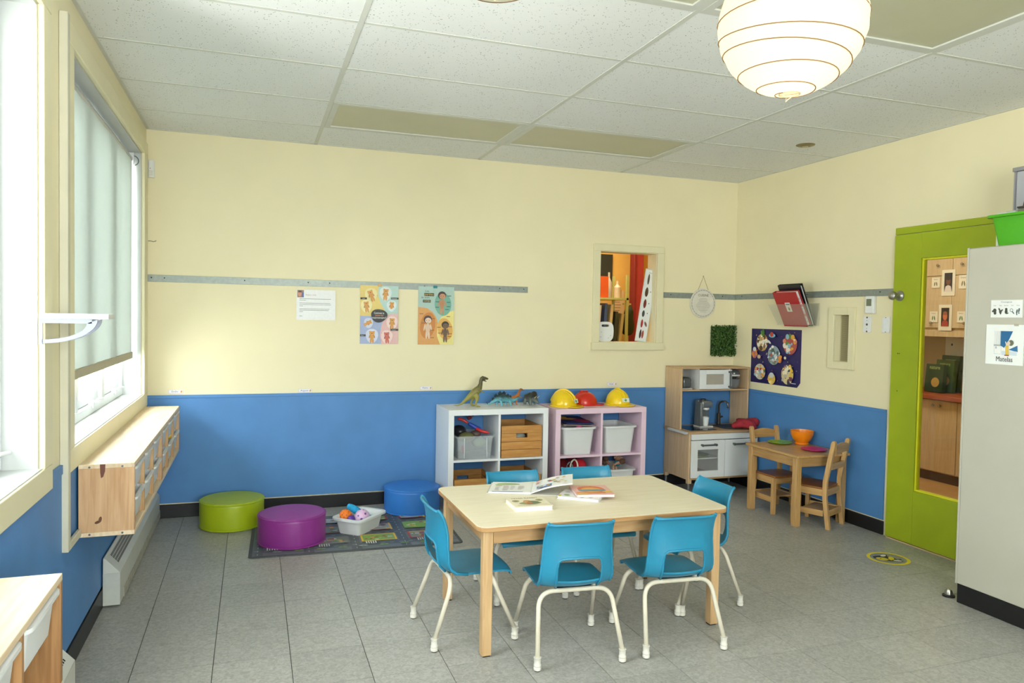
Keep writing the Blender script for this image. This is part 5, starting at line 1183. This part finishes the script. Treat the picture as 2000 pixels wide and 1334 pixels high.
# ------------------------------------------------------------------ dinosaurs (toy bodies, one continuous skin each)
def dino_mat(name, belly, back, lo, hi):
    m, n, l, b = base(name); t = n.new('ShaderNodeTexCoord'); s = n.new('ShaderNodeSeparateXYZ'); l.new(t.outputs['Generated'], s.inputs[0]); no = n.new('ShaderNodeTexNoise'); no.inputs['Scale'].default_value = 14; l.new(t.outputs['Generated'], no.inputs['Vector'])
    ad = n.new('ShaderNodeMath'); ad.operation = 'MULTIPLY_ADD'; l.new(no.outputs['Fac'], ad.inputs[0]); ad.inputs[1].default_value = .35; l.new(s.outputs['Z'], ad.inputs[2])
    r = n.new('ShaderNodeMapRange'); r.inputs['From Min'].default_value = lo; r.inputs['From Max'].default_value = hi; l.new(ad.outputs[0], r.inputs['Value']); l.new(mixrgb(n, l, r.outputs[0], lin(belly), lin(back)), b.inputs['Base Color']); b.inputs['Roughness'].default_value = .45; return m
ZD = SZ+.001
t = thing('toy_dinosaur', 'tall olive green toy dinosaur standing upright on the white shelf', 'toy dinosaur', (2.235, -.235, ZD), math.radians(-6), 'toy dinosaurs on the white shelf')
RX = dino_mat('rex_olive', (150, 142, 70), (88, 82, 52), .55, .9)
m = MB()
m.tube([(-.150, 0, .014), (-.120, 0, .010), (-.090, 0, .024), (-.060, 0, .050), (-.030, 0, .078), (.000, 0, .100), (.026, 0, .122), (.044, 0, .145), (.051, 0, .170), (.053, 0, .195), (.060, 0, .214)], [.002, .0045, .008, .013, .020, (.030, .026), (.030, .026), (.022, .020), .015, .0135, .013], 14)
m.tube([(.052, 0, .212), (.066, 0, .217), (.084, 0, .214), (.102, 0, .209), (.110, 0, .207)], [.009, (.014, .013), (.011, .010), (.008, .0075), .003], 12)
m.tube([(.060, 0, .202), (.078, 0, .196), (.096, 0, .189)], [.008, .0055, .003], 10)
for s, dx in ((-1, .014), (1, -.010)):
    m.tube([(.002+dx*.3, s*.020, .098), (.014+dx*.6, s*.027, .070), (.006+dx, s*.029, .046)], [(.024, .017), (.020, .014), .011], 12).tube([(.006+dx, s*.029, .048), (-.004+dx, s*.029, .028), (.002+dx, s*.029, .010)], [.010, .0075, .008], 10)
    m.tube([(-.004+dx, s*.029, .0075), (.014+dx, s*.030, .0075), (.034+dx, s*.031, .004)], [.0075, .0075, .003], 10)
    m.tube([(.048, s*.017, .128), (.062, s*.022, .112), (.078, s*.020, .108)], [.007, .0055, .003], 8)
blend('body', m, RX, t)
for s in (-1, 1): MB().ellipsoid((.070, s*.014, .218), (.003, .002, .003), 8, 6).build('eye', plastic((40, 30, 20)), t)
t = thing('toy_dinosaur', 'turquoise plated toy dinosaur between the olive and orange ones', 'toy dinosaur', (2.47, -.235, ZD), math.radians(4), 'toy dinosaurs on the white shelf')
ST = dino_mat('steg_teal', (104, 176, 190), (38, 66, 70), .62, .95)
m = MB()
m.tube([(-.150, 0, .014), (-.120, 0, .018), (-.090, 0, .034), (-.060, 0, .052), (-.030, 0, .062), (.000, 0, .062), (.030, 0, .055), (.056, 0, .046), (.082, 0, .042), (.104, 0, .050), (.122, 0, .062), (.140, 0, .064)], [.002, .005, .010, .018, (.030, .026), (.032, .028), (.027, .024), .018, .012, .0095, .010, .004], 14)
for x, h in ((-.034, .05), (.040, .040)):
    for s, dx in ((-1, .008), (1, -.008)): m.tube([(x, s*.020, h), (x+dx, s*.025, .026), (x+dx*1.5, s*.025, .006)], [.013, .0085, .009], 10)
blend('body', m, ST, t)
for i, (x, z, s) in enumerate(((-.085, .055, .014), (-.06, .078, .018), (-.03, .095, .021), (.005, .093, .021), (.035, .080, .016), (.058, .070, .012))):
    MB().prism([(x-s*.6, -.003+(i % 2)*.006, z-s*.6), (x+s*.6, -.003+(i % 2)*.006, z-s*.6), (x+s*.75, -.003+(i % 2)*.006, z+s*.3), (x, -.003+(i % 2)*.006, z+s), (x-s*.75, -.003+(i % 2)*.006, z+s*.3)], (0, .004, 0)).build('back_plate', M('plate_teal', (30, 48, 56), .5, .2, 40), t)
for s in (-1, 1): MB().tube([(-.125, 0, .016), (-.135, s*.008, .034)], [.003, .001], 6).build('tail_spike', M('plate_teal', (30, 48, 56)), t)
t = thing('toy_dinosaur', 'orange toy dinosaur behind the turquoise one', 'toy dinosaur', (2.575, -.165, ZD), math.radians(12), 'toy dinosaurs on the white shelf')
m = MB()
m.tube([(-.110, 0, .030), (-.070, 0, .032), (-.035, 0, .042), (.0, 0, .050), (.028, 0, .060), (.046, 0, .080), (.052, 0, .100), (.060, 0, .112)], [.002, .006, .012, .020, .017, .012, .009, .009], 12)
m.tube([(.052, 0, .112), (.066, 0, .116), (.080, 0, .112), (.092, 0, .106)], [.006, .0095, .007, .003], 10)
for s, dx in ((-1, .012), (1, -.010)):
    m.tube([(.0, s*.012, .046), (.010+dx, s*.016, .028), (.0+dx, s*.016, .014), (.006+dx, s*.016, .005), (.020+dx, s*.017, .0035)], [.012, .008, .005, .005, .003], 9)
    m.tube([(.040, s*.010, .066), (.056, s*.014, .054), (.072, s*.013, .060)], [.005, .004, .0022], 8)
blend('body', m, dino_mat('raptor_orange', (206, 126, 58), (160, 90, 36), .5, 1.0), t, .002)
for s in (-1, 1): MB().ellipsoid((.070, s*.009, .119), (.0025, .002, .0025), 8, 6).build('eye', plastic((30, 20, 14)), t)
t = thing('toy_dinosaur', 'dark grey horned toy dinosaur at the right end of the white shelf', 'toy dinosaur', (2.690, -.215, ZD), math.radians(-68), 'toy dinosaurs on the white shelf')
m = MB()
m.tube([(-.085, 0, .020), (-.060, 0, .036), (-.030, 0, .056), (.005, 0, .062), (.036, 0, .056), (.062, 0, .046), (.084, 0, .034), (.096, 0, .028)], [.003, .012, .030, (.038, .034), (.032, .030), .022, .014, .005], 14)
for x in (-.026, .036):
    for s, dx in ((-1, .006), (1, -.006)): m.tube([(x, s*.024, .046), (x+dx, s*.030, .024), (x+dx, s*.030, .006)], [.015, .011, .011], 10)
blend('body', m, dino_mat('trike_grey', (104, 112, 104), (34, 38, 34), .5, .9), t)
MB().ellipsoid((.045, 0, .078), (.010, .036, .034), 14, 8).build('frill', M('frill_dark', (46, 48, 42), .5), t, smooth=True)
for s in (-1, 1): MB().tube([(.070, s*.014, .062), (.095, s*.016, .080)], [.004, .001], 6).build('horn', plastic((190, 180, 150)), t)

# ------------------------------------------------------------------ toy helmets
def helmet(x, y, rz, label, c, hard=True, s=1.0):
    t = thing('toy_helmet', label, 'toy helmet', (x, y, QZ+.001), rz, 'toy helmets on the pink shelf'); m = plastic(c, .22)
    if hard:
        MB().lathe([(.092, .0), (.094, .012), (.090, .040), (.078, .078), (.056, .105), (.028, .120), (0, .124)], (0, 0, 0), 28, 'z', 1.0*s, 1.12*s).build('shell', m, t, smooth=True)
        MB().lathe([(.092, .004), (.104, .0), (.104, .006), (.092, .014)], (0, 0, 0), 28, 'z', 1.0*s, 1.12*s).build('rim', m, t, smooth=True)
        b = MB(); pts = []
        for i in range(13):
            a = -.9+1.8*i/12; pts.append((a*.088, .166-.040*a*a*1.2))
        b.prism([(-.082, -.045, .010)]+[(q[0], -q[1]-.0, .002) for q in pts]+[(.082, -.045, .010)], (0, 0, .007)); b.build('brim', m, t, bev=.002)
        for off in (-.026, 0, .026):
            q = []
            for i in range(15):
                a = .35+(PI-.62)*i/14; q.append((off, -math.cos(a)*.104*s, .008+math.sin(a)*(.119-abs(off)*.32)))
            MB().tube(q, [(.006, .011)]*15 if off == 0 else .0045, 8).build('ridge', m, t, smooth=True)
        p = Print((0, -.1045*s, .045), (1, 0, 0), (0, .28, 1), base=.003); p.rect(-.034, -.014, .034, .018, (232, 236, 226)).up(); p.rect(-.0045, -.010, .0045, .014, (40, 140, 80)); p.rect(-.012, -.0025, .012, .0065, (40, 140, 80)); p.build('badge', t)
    else:
        MB().lathe([(.088, 0), (.090, .012), (.084, .046), (.064, .082), (.034, .100), (0, .105)], (0, 0, 0), 26, 'z', 1.0, 1.1).build('shell', m, t, smooth=True)
        b = MB(); b.prism([(-.075, -.05, .006)]+[(.078*math.cos(a), -.07-.095*math.sin(a)*.9, .001) for a in (PI-PI*i/12 for i in range(13))]+[(.075, -.05, .006)], (0, 0, .008)); b.build('brim', m, t, bev=.002)
        MB().tube([(0, .095, .02), (0, .075, .075), (0, .03, .106), (0, -.02, .108)], [(.008, .006)]*4, 8).build('crest', m, t, smooth=True); MB().lathe([(0, 0), (.014, 0), (.014, .012), (0, .016)], (0, .03, .100), 12).build('crown_knob', m, t, smooth=True)
helmet(2.965, -.235, math.radians(40), 'yellow toy hard hat facing right at the left end of the pink shelf', (240, 202, 26))
helmet(3.175, -.175, math.radians(82), 'shiny red toy helmet between the two yellow hard hats', (208, 44, 24), False)
helmet(3.440, -.225, math.radians(8), 'yellow toy hard hat facing us at the right of the pink shelf', (242, 206, 24))

# ------------------------------------------------------------------ poufs, rug and tub of balls
def pouf(x, y, r, h, c, label, z=0.0):
    t = thing('floor_pouf', label, 'pouf', (x, y, z), 0, 'round vinyl floor poufs'); m = M('vinyl_%02x%02x%02x' % c, c, .42, .05, 10, bump=.06, bscale=60)
    MB().lathe([(0, 0), (r*.95, 0), (r*.99, .009), (r, .025), (r, h-.025), (r*.99, h-.009), (r*.95, h), (r*.6, h+.006), (0, h+.008)], (0, 0, 0), 44).build('cushion', m, t, smooth=True)
    for zz in (.008, h-.008): MB().ring([(r*.992*math.cos(2*PI*i/44), r*.992*math.sin(2*PI*i/44), zz) for i in range(44)], .0042, 6).build('piping', m, t, smooth=True)
pouf(.555, -.285, .203, .180, (168, 186, 20), 'lime green round floor pouf by the back wall')
pouf(.915, -.785, .203, .180, (140, 50, 136), 'purple round floor pouf on the corner of the road rug', .0075)
pouf(1.775, -.260, .200, .178, (52, 122, 206), 'blue round floor pouf beside the white cube shelf', .0075)
t = thing('play_rug', 'dark grey road map play rug under the purple pouf', 'rug', (.66, -1.06, 0), math.radians(-2.0))
rw, rd = 1.27, .80
MB().prism(rrect(rw/2, rd/2, .03, .0004), (0, 0, .0062)).xform(Matrix.Translation((rw/2, rd/2, 0))).build('pile', M('rug_grey', (84, 88, 90), .95, .15, 120, bump=.4, bscale=500), t)
p = Print((0, 0, .0066), (1, 0, 0), (0, 1, 0), step=.00012, base=.0002)
RG = (84, 90, 98); GR = (126, 166, 74); DGR = (76, 120, 52); LGY = (158, 164, 170); YR = (222, 180, 66); MR = (156, 60, 54)
p.rect(.02, .02, rw-.02, rd-.02, (110, 116, 122)); p.up()
for y0 in (.11, .33, .56, .74): p.rect(.02, y0-.03, rw-.02, y0+.03, RG)
for x0 in (.05, .34, .62, .92, 1.18): p.rect(x0-.03, .02, x0+.03, rd-.02, RG)
p.up()
for y0 in (.11, .33, .56, .74):
    for i in range(22): p.rect(.03+i*.057, y0-.0018, .055+i*.057, y0+.0018, (186, 190, 192))
for x0 in (.05, .34, .62, .92, 1.18):
    for i in range(12): p.rect(x0-.0018, .03+i*.062, x0+.0018, .055+i*.062, (186, 190, 192))
for (a, b, c, d) in ((.09, .15, .30, .29), (.38, .15, .58, .29), (.66, .15, .88, .29), (.96, .15, 1.14, .29), (.09, .37, .30, .52), (.38, .37, .58, .52), (.66, .37, .88, .52), (.96, .37, 1.14, .52), (.09, .6, .3, .7), (.38, .6, .58, .7), (.66, .6, .88, .7), (.96, .6, 1.14, .7)):
    k = random.random(); p.rect(a, b, c, d, GR if k < .4 else (LGY if k < .75 else (120, 126, 118))); p.up()
    if random.random() < .65:
        e = .012
        for q in ((a, b, c, b+e), (a, d-e, c, d), (a, b, a+e, d), (c-e, b, c, d)): p.rect(*q, random.choice((YR, MR, YR)))
    for i in range(12): p.ell(random.uniform(a+.02, c-.02), random.uniform(b+.02, d-.02), random.uniform(.008, .018), random.uniform(.006, .012), random.choice((DGR, GR, (150, 190, 90), (206, 206, 200), MR, (170, 130, 90), YR)), 8)
    for i in range(3):
        xx, yy = random.uniform(a+.02, c-.05), random.uniform(b+.02, d-.04); p.rect(xx, yy, xx+random.uniform(.02, .045), yy+random.uniform(.012, .028), random.choice(((214, 216, 214), MR, (180, 184, 188), (196, 150, 70), (150, 60, 70))))
for i in range(9): p.ell(.16+i*.125, .055, .028, .010, random.choice((GR, (130, 166, 74), LGY)), 10); p.ell(.16+i*.125, .055, .010, .005, DGR, 8)
for x0 in (.10, .40, .68, 1.0):
    for i in range(5): p.rect(x0+i*.014, .085, x0+i*.014+.007, .135, (214, 216, 214))
p.build('print', t)
cx, cy = 1.345, -.66
ft = tub('floor_tub', .19, .285, .105, TUB, None, .84, .024, .003, .03, .012); tag(ft, 'low white plastic tub of balls standing on the road rug', 'tub'); ft.location = (cx, cy, .0068); ft.rotation_euler = (0, 0, math.radians(-42))
def ball(name, label, off, r, c, m=None, sq=(1, 1, 1)):
    o = tag(MB().ellipsoid((0, 0, 0), tuple(r*k for k in sq), 20, 14).build(name, m or plastic(c), smooth=True), label, 'ball', 'soft balls in the white floor tub'); o.location = (cx+off[0], cy+off[1], .0068+off[2]); return o
def stripes(name, a, b_, sc):
    m, n, l, b = base(name); t = n.new('ShaderNodeTexCoord'); v = n.new('ShaderNodeTexVoronoi'); v.inputs['Scale'].default_value = sc; l.new(t.outputs['Object'], v.inputs['Vector']); r = n.new('ShaderNodeMapRange'); r.inputs['From Min'].default_value = .3; r.inputs['From Max'].default_value = .4; l.new(v.outputs['Distance'], r.inputs['Value']); l.new(mixrgb(n, l, r.outputs[0], lin(a), lin(b_)), b.inputs['Base Color']); b.inputs['Roughness'].default_value = .5; return m
ball('soft_ball', 'purple and pale pink patterned ball at the front of the floor tub', (.012, -.035, .092), .050, None, stripes('ball_pink', (112, 60, 150), (226, 190, 226), 42))
ball('soft_ball', 'ribbed orange ball at the left of the floor tub', (-.088, .012, .095), .042, None, stripes('ball_orange', (206, 92, 16), (242, 128, 28), 60))
ball('soft_ball', 'small violet ball between the orange and patterned balls', (-.058, -.042, .085), .026, (92, 52, 150))
o = tag(skin('blue_toy', [(-.075, .06, .150), (-.035, .055, .130), (.0, .05, .105), (.04, .045, .07)], [(0, 1), (1, 2), (2, 3)], [.018, .026, .028, .016], M('knit_blue', (36, 160, 214), .8, .2, 90)), 'bright blue knitted toy sticking out of the floor tub', 'toy'); o.location = (cx, cy, .0068)
ball('soft_ball', 'green ball peeping behind the blue knitted toy', (-.045, .015, .062), .028, (84, 160, 40))
ball('soft_ball', 'pale aqua ball low at the back of the floor tub', (.065, .045, .048), .036, (150, 206, 216))
# ------------------------------------------------------------------ toy kitchen
KX0, KX1, KF, KB = 4.0, 4.668, -.395, -.016
KW = wood('kitchen_birch', (216, 186, 148), (200, 166, 126), 'z', rough=.45, rand=.02); KWX = wood('kitchen_birch_x', (206, 172, 128), (188, 150, 106), 'x', rough=.45, rand=.02)
KWH = M('kitchen_white', (234, 236, 234), .35, .01, 6); CHAR = M('charcoal', (62, 64, 66), .4, .05, 20); HANDLE = M('handle_grey', (84, 88, 88), .4, .04, 20)
t = thing('toy_kitchen', 'wooden toy kitchen with white doors in the corner', 'toy kitchen', (KX0, KF, 0)); w = KX1-KX0; d = KB-KF; UD = .24
B(t, 'side_panel', KW, 0, .016, 0, d, .125, .50, bev=.0015); B(t, 'side_panel', KW, w-.016, w, 0, d, .125, .50, bev=.0015)
for x0 in (.0, w-.032):
    for y0 in (.0, d-.032):
        B(t, 'leg', KW, x0, x0+.032, y0, y0+.032, .095, .125); o = MB().lathe([(.013, 0), (.013, .095)], (0, 0, 0), 14).build('metal_foot', M('foot_steel', (120, 124, 126), .35, metal=.7), t, smooth=True); o.location = (x0+.016, y0+.016, 0)
B(t, 'bottom', KWX, .016, w-.016, .0, d, .125, .14); B(t, 'back_panel', M('kitchen_back', (196, 190, 176), .6), .016, w-.016, d-.006, d, .14, .50); B(t, 'inner_divider', KWH, w/2-.008, w/2+.008, .02, d-.006, .14, .45); B(t, 'inner_shelf', KWH, .016, w/2-.008, .03, d-.006, .285, .294)
ct = B(t, 'worktop', KWX, -.008, w, -.008, d, .50, .518, bev=.0015)
B(t, 'hob', M('hob_black', (26, 28, 34), .12), .05, .30, .05, .30, .5181, .5205); sk = thing('sink', None, None, (.50, .17, .518)); sk.parent = t
tub('basin', .19, .20, .006, M('sink_dark', (52, 52, 54), .35), sk, .96, .012, .003, .03, .004)
B(t, 'drawer_strip', KWH, .017, w-.017, -.016, 0, .452, .498, bev=.0015)
dl = thing('oven_door', None, None); dl.parent = t
fx0, fx1, fz0, fz1 = .018, w/2-.002, .143, .446
for q in ((fx0, fx0+.058, fz0, fz1), (fx1-.058, fx1, fz0, fz1), (fx0+.058, fx1-.058, fz0, fz0+.055), (fx0+.058, fx1-.058, fz1-.075, fz1)): B(dl, 'door_frame', KWH, q[0], q[1], -.016, 0, q[2], q[3], bev=.0012)
B(dl, 'pane', clear('oven_pane', (200, 200, 200), .85, .1), fx0+.055, fx1-.055, -.010, -.007, fz0+.052, fz1-.072)
def bar(parent, x0, x1, y, z, vert=False):
    m = MB(); a, b = (x0, x1)
    P = (lambda s, yy: (z, yy, s)) if vert else (lambda s, yy: (s, yy, z))
    m.tube([P(a+.012, y-.022), P(b-.012, y-.022)], .007, 10).tube([P(a+.010, y), P(a+.010, y-.024)], .009, 10).tube([P(b-.010, y), P(b-.010, y-.024)], .009, 10).ellipsoid(P(a+.008, y-.022), (.011, .011, .011), 10, 8).ellipsoid(P(b-.008, y-.022), (.011, .011, .011), 10, 8)
    m.build('handle', HANDLE, parent, smooth=True)
bar(dl, .10, .245, -.016, .410)
dr = B(t, 'cupboard_door', KWH, w/2+.002, w-.018, -.016, 0, fz0, .446, bev=.0015); hd = thing('pull', None, None); hd.parent = t; bar(hd, .405, .545, -.016, .410)
B(t, 'towel_rail', M('rail_pale', (206, 208, 206), .4), -.036, -.009, .0, d*.72, .498, .516, bev=.003)
# upper cupboard
yb0 = d-UD
B(t, 'upper_side', KW, 0, .016, yb0, d, .518, 1.015, bev=.0015); B(t, 'upper_side', KW, w-.016, w, yb0, d, .518, 1.015, bev=.0015); B(t, 'upper_top', KWX, .0, w, yb0-.004, d, 1.015, 1.028, bev=.0015)
B(t, 'upper_shelf', KWX, .016, w-.016, yb0, d, .832, .844, bev=.001); B(t, 'upper_back', M('kitchen_back2', (176, 168, 152), .6), .016, w-.016, d-.006, d, .844, 1.015)
mx0, mx1 = .175, .475
for x0 in (mx0, mx1): B(t, 'microwave_side', KWH, x0-.004, x0+.004, yb0+.004, d-.006, .844, 1.015)
md_ = thing('microwave_door', None, None); md_.parent = t
for q in ((mx0-.006, mx0+.058, .848, 1.008), (mx1-.070, mx1+.008, .848, 1.008), (mx0+.058, mx1-.070, .848, .885), (mx0+.058, mx1-.070, .972, 1.008)): B(md_, 'door_frame', KWH, q[0], q[1], yb0-.016, yb0, q[2], q[3], bev=.0012)
B(md_, 'pane', M('micro_pane', (176, 168, 154), .15), mx0+.055, mx1-.067, yb0-.010, yb0-.006, .882, .975); bar(md_, .855, 1.0, yb0-.016, mx1-.020, True)
# what stands in and on the kitchen
def kt(name, label, cat, x, y, z, rz=0): return thing(name, label, cat, (KX0+x, KF+y, z), rz)
q = kt('toy_toaster', 'dark grey toy toaster in the upper left of the toy kitchen', 'toy toaster', .075, yb0+.09, .8445); B(q, 'body', M('toast_grey', (96, 98, 96), .2, metal=.3), -.045, .045, -.07, .07, .008, .098, bev=.02); B(q, 'base', M('toast_base', (196, 196, 190), .4), -.048, .048, -.073, .073, 0, .010, bev=.003)
for s in (-1, 1): B(q, 'slot', DARK, s*.018-.006, s*.018+.006, -.05, .05, .0975, .0985)
o = MB().ellipsoid((.0475, -.045, .06), (.006, .012, .006), 10, 6).build('lever', WHITE, q, smooth=True)
q = kt('toy_mixer', 'grey toy mixer head standing on a bowl in the upper right of the toy kitchen', 'toy mixer', .565, yb0+.075, .8445)
MB().lathe([(.028, 0), (.034, .006), (.050, .04), (.058, .078), (.060, .080), (.054, .078), (.046, .04), (.028, .01), (0, .008)], (0, 0, 0), 24).build('bowl', clear('bowl_smoke', (150, 152, 152), .25, .1), q, smooth=True); MB().ellipsoid((0, 0, .125), (.050, .050, .040), 20, 12).build('head', M('mixer_grey', (120, 124, 124), .2, metal=.4), q, smooth=True); MB().lathe([(.052, .104), (.052, .116), (.050, .118)], (0, 0, 0), 24).build('collar', M('mixer_white', (214, 214, 208), .3), q, smooth=True); MB().lathe([(.020, .080), (.03, .104)], (0, 0, 0), 16).build('shaft', CHAR, q, smooth=True)
q = kt('toy_coffee_maker', 'silver grey toy coffee machine with white cup on the toy kitchen worktop', 'toy coffee machine', .275, .205, .521)
CF = M('coffee_grey', (128, 130, 128), .25, .03, 10, metal=.35)
MB().hexa([(-.065, -.04, 0), (.065, -.04, 0), (.065, .06, 0), (-.065, .06, 0)], [(-.062, -.04, .010), (.062, -.04, .010), (.062, .06, .010), (-.062, .06, .010)]).build('base', M('coffee_base', (206, 206, 200), .35), q)
MB().hexa([(-.060, .015, .010), (.060, .015, .010), (.060, .06, .010), (-.060, .06, .010)], [(-.050, .015, .225), (.050, .015, .225), (.050, .06, .225), (-.050, .06, .225)]).build('back', CF, q, bev=.004)
B(q, 'side_column', CF, -.058, -.034, -.035, .015, .010, .21, bev=.004); B(q, 'head', CF, -.050, .052, -.045, .018, .165, .225, bev=.012); B(q, 'chrome_band', STEEL, -.034, .048, -.0465, -.044, .185, .205); o = MB().lathe([(.026, .225), (.026, .232), (.02, .236), (0, .236)], (0, .02, 0), 18).build('lid', M('coffee_lid', (40, 36, 34), .3), q, smooth=True)
MB().lathe([(.012, .140), (.026, .150), (.028, .165)], (.006, -.015, 0), 18).build('filter', WHITE, q, smooth=True); MB().lathe([(.020, .011), (.024, .03), (.030, .085), (.027, .085), (.02, .02), (0, .015)], (.006, -.012, 0), 20).build('cup', WHITE, q, smooth=True)
q = kt('toy_tap', 'dark bronze toy kitchen tap behind the sink', 'toy tap', .49, .305, .5183)
TP = M('tap_bronze', (96, 88, 80), .22, .03, 20, metal=.7); MB().lathe([(.020, 0), (.020, .004), (.016, .006), (.016, .10), (.010, .104)], (0, 0, 0), 20).build('column', TP, q, smooth=True)
MB().tube([(0, 0, .10), (0, 0, .17), (.004, -.008, .192), (.016, -.022, .205), (.034, -.042, .205), (.046, -.056, .192), (.050, -.060, .165), (.050, -.060, .15)], .0085, 12).build('spout', TP, q, smooth=True); MB().tube([(.014, 0, .065), (.036, -.004, .072)], .008, 12).build('lever', TP, q, smooth=True)
q = tag(MB().lathe([(.0, 0), (.05, 0), (.062, .006), (.060, .010), (.045, .006), (0, .006)], (0, 0, 0), 24).build('toy_plate', plastic((140, 170, 30)), smooth=True), 'green toy plate behind the glass of the toy oven', 'toy plate', None); q.location = (KX0+.17, KF+.10, .2945); 
q = tag(MB().lathe([(.0, 0), (.05, 0), (.064, .006), (.062, .010), (.045, .006), (0, .006)], (0, 0, 0), 24).build('toy_plate', plastic((90, 120, 40)), smooth=True), 'darker green toy plate on top of the one in the toy oven', 'toy plate', None); q.location = (KX0+.19, KF+.10, .3048)
MIT = M('mitt_red', (160, 40, 52), .9, .25, 26, bump=.5, bscale=120)
q = kt('oven_mitt', 'crumpled red toy oven mitts on the right of the toy kitchen worktop', 'oven mitt', .560, .022, .5185); q.scale = (1.12, 1.12, 1.12)
skin('fabric', [(0, 0, .045), (-.055, .02, .035), (-.11, .015, .022), (.06, .015, .05), (.10, .02, .055), (.02, -.05, .03), (.03, -.075, -.0), (-.02, .05, .05), (.115, .0, .03)], [(0, 1), (1, 2), (0, 3), (3, 4), (0, 5), (5, 6), (0, 7), (3, 8)], [(.05, .036), (.042, .03), (.022, .016), (.045, .034), (.036, .028), (.04, .022), (.03, .014), (.035, .028), (.03, .022)], MIT, q)
MB().ring([(.030+.038*math.cos(2*PI*i/22), -.096+.004*math.sin(2*PI*i/22), -.006+.014*math.sin(2*PI*i/22)) for i in range(22)], .0055, 8).build('cuff_band', M('cuff_pale', (216, 196, 196), .8), q, smooth=True)

# ------------------------------------------------------------------ small wooden table and chairs
OAK = wood('oak', (204, 164, 108), (180, 138, 84), 'z', rough=.4); OAKX = wood('oak_x', (200, 160, 104), (176, 134, 80), 'x', rough=.36); OAKY = wood('oak_y', (200, 160, 104), (176, 134, 80), 'y', rough=.36); SEAT = wood('oak_seat', (150, 96, 48), (128, 78, 36), 'y', rough=.3)
t = thing('play_table', 'small wooden play table against the blue wall in the corner', 'table', (4.444, -1.115, 0)); a, b = .229, .290; zt = .497
MB().prism(rrect(a, b, .012, zt-.017), (0, 0, .017)).build('top', OAKY, t, bev=.003)
for sx in (-1, 1):
    for sy in (-1, 1): B(t, 'leg', OAK, sx*(a-.034)-.022, sx*(a-.034)+.022, sy*(b-.046)-.022, sy*(b-.046)+.022, 0, zt-.017, bev=.003)
for sx in (-1, 1): B(t, 'apron', OAKY, sx*(a-.034)-.010, sx*(a-.034)+.010, -b+.068, b-.068, zt-.085, zt-.017, bev=.0015)
for sy in (-1, 1): B(t, 'apron', OAKX, -a+.056, a-.056, sy*(b-.046)-.010, sy*(b-.046)+.010, zt-.085, zt-.017, bev=.0015)
def kid_chair(x, y, rz, label):
    t = thing('wooden_chair', label, 'chair', (x, y, 0), rz, 'small wooden ladder back chairs'); hw, hd = .115, .125; sz = .285
    MB().prism([(-hw-.012, hd+.012, sz-.014), (-hw-.012, -hd+.02, sz-.014), (hw+.012, -hd+.02, sz-.014), (hw+.012, hd+.012, sz-.014)], (0, 0, .014)).build('seat', SEAT, t, bev=.004)
    for s in (-1, 1):
        B(t, 'front_leg', OAK, s*hw-.014, s*hw+.014, hd-.028, hd, 0, sz-.014, bev=.002)
        x0, x1 = s*hw-.013, s*hw+.013
        m = MB(); pr = [(-hd-.030, 0), (-hd-.002, .21), (-hd-.002, .32), (-hd-.052, .60), (-hd-.046, .612), (-hd-.030, .612), (-hd-.022, .60), (-hd+.028, .33), (-hd+.028, .21), (-hd+.000, 0)]
        m.prism([(x0, yy, zz) for yy, zz in pr], (x1-x0, 0, 0)); m.build('back_post', OAK, t, bev=.002)
        B(t, 'side_rail', OAKY, s*hw-.009, s*hw+.009, -hd+.028, hd-.028, sz-.060, sz-.0145); B(t, 'side_stretcher', OAKY, s*hw-.009, s*hw+.009, -hd+.02, hd-.028, .085, .125, bev=.002)
    B(t, 'front_rail', OAKX, -hw+.014, hw-.014, hd-.024, hd-.006, sz-.060, sz-.0145); B(t, 'rear_rail', OAKX, -hw+.013, hw-.013, -hd+.004, -hd+.022, sz-.060, sz-.0145); B(t, 'low_shelf', OAKX, -hw+.009, hw-.009, -hd+.0, hd-.07, .110, .120)
    B(t, 'rear_stretcher', OAKX, -hw+.013, hw-.013, -hd-.012, -hd+.006, .085, .130, bev=.002)
    for z0, z1, arch in ((.525, .590, .016), (.41, .455, 0)):
        yy = -hd+.012-(z0+z1-.66)/2*.19-.004
        pts = [(-hw+.013, yy, z0), (hw-.013, yy, z0)]+[((hw-.013)*(1-2*i/10), yy-.010*math.sin(PI*i/10)*0, z1-.012*(1 if arch else 0)+arch*math.sin(PI*i/10)) for i in range(11)]
        sl = MB().prism(pts, (0, -.013, 0)).build('back_slat', OAKX, t, bev=.002)
kid_chair(4.418, -.945, PI, 'small wooden chair tucked in on the far side of the play table')
kid_chair(4.452, -1.325, math.atan2(.097, .215), 'small wooden chair turned away from us on the near side of the play table')
q = tag(MB().lathe([(.045, 0), (.050, .004), (.050, .014), (.044, .018), (.065, .040), (.080, .075), (.084, .105), (.080, .105), (.075, .075), (.060, .042), (0, .024)], (0, 0, 0), 36).build('toy_bowl', plastic((240, 134, 20), .3), smooth=True), 'orange plastic bowl on the play table', 'bowl'); q.location = (4.590, -1.005, zt+.0005)
def plate(x, y, c, label):
    q = tag(MB().lathe([(0, 0), (.050, 0), (.060, .006), (.088, .011), (.088, .014), (.058, .009), (0, .005)], (0, 0, 0), 36).build('toy_plate', plastic(c, .3), smooth=True), label, 'toy plate', 'plastic plates on the play table'); q.location = (x, y, zt+.0005)
plate(4.455, -.925, (124, 172, 24), 'lime green plastic plate on the play table'); plate(4.49, -1.245, (200, 20, 110), 'magenta plastic plate on the play table')
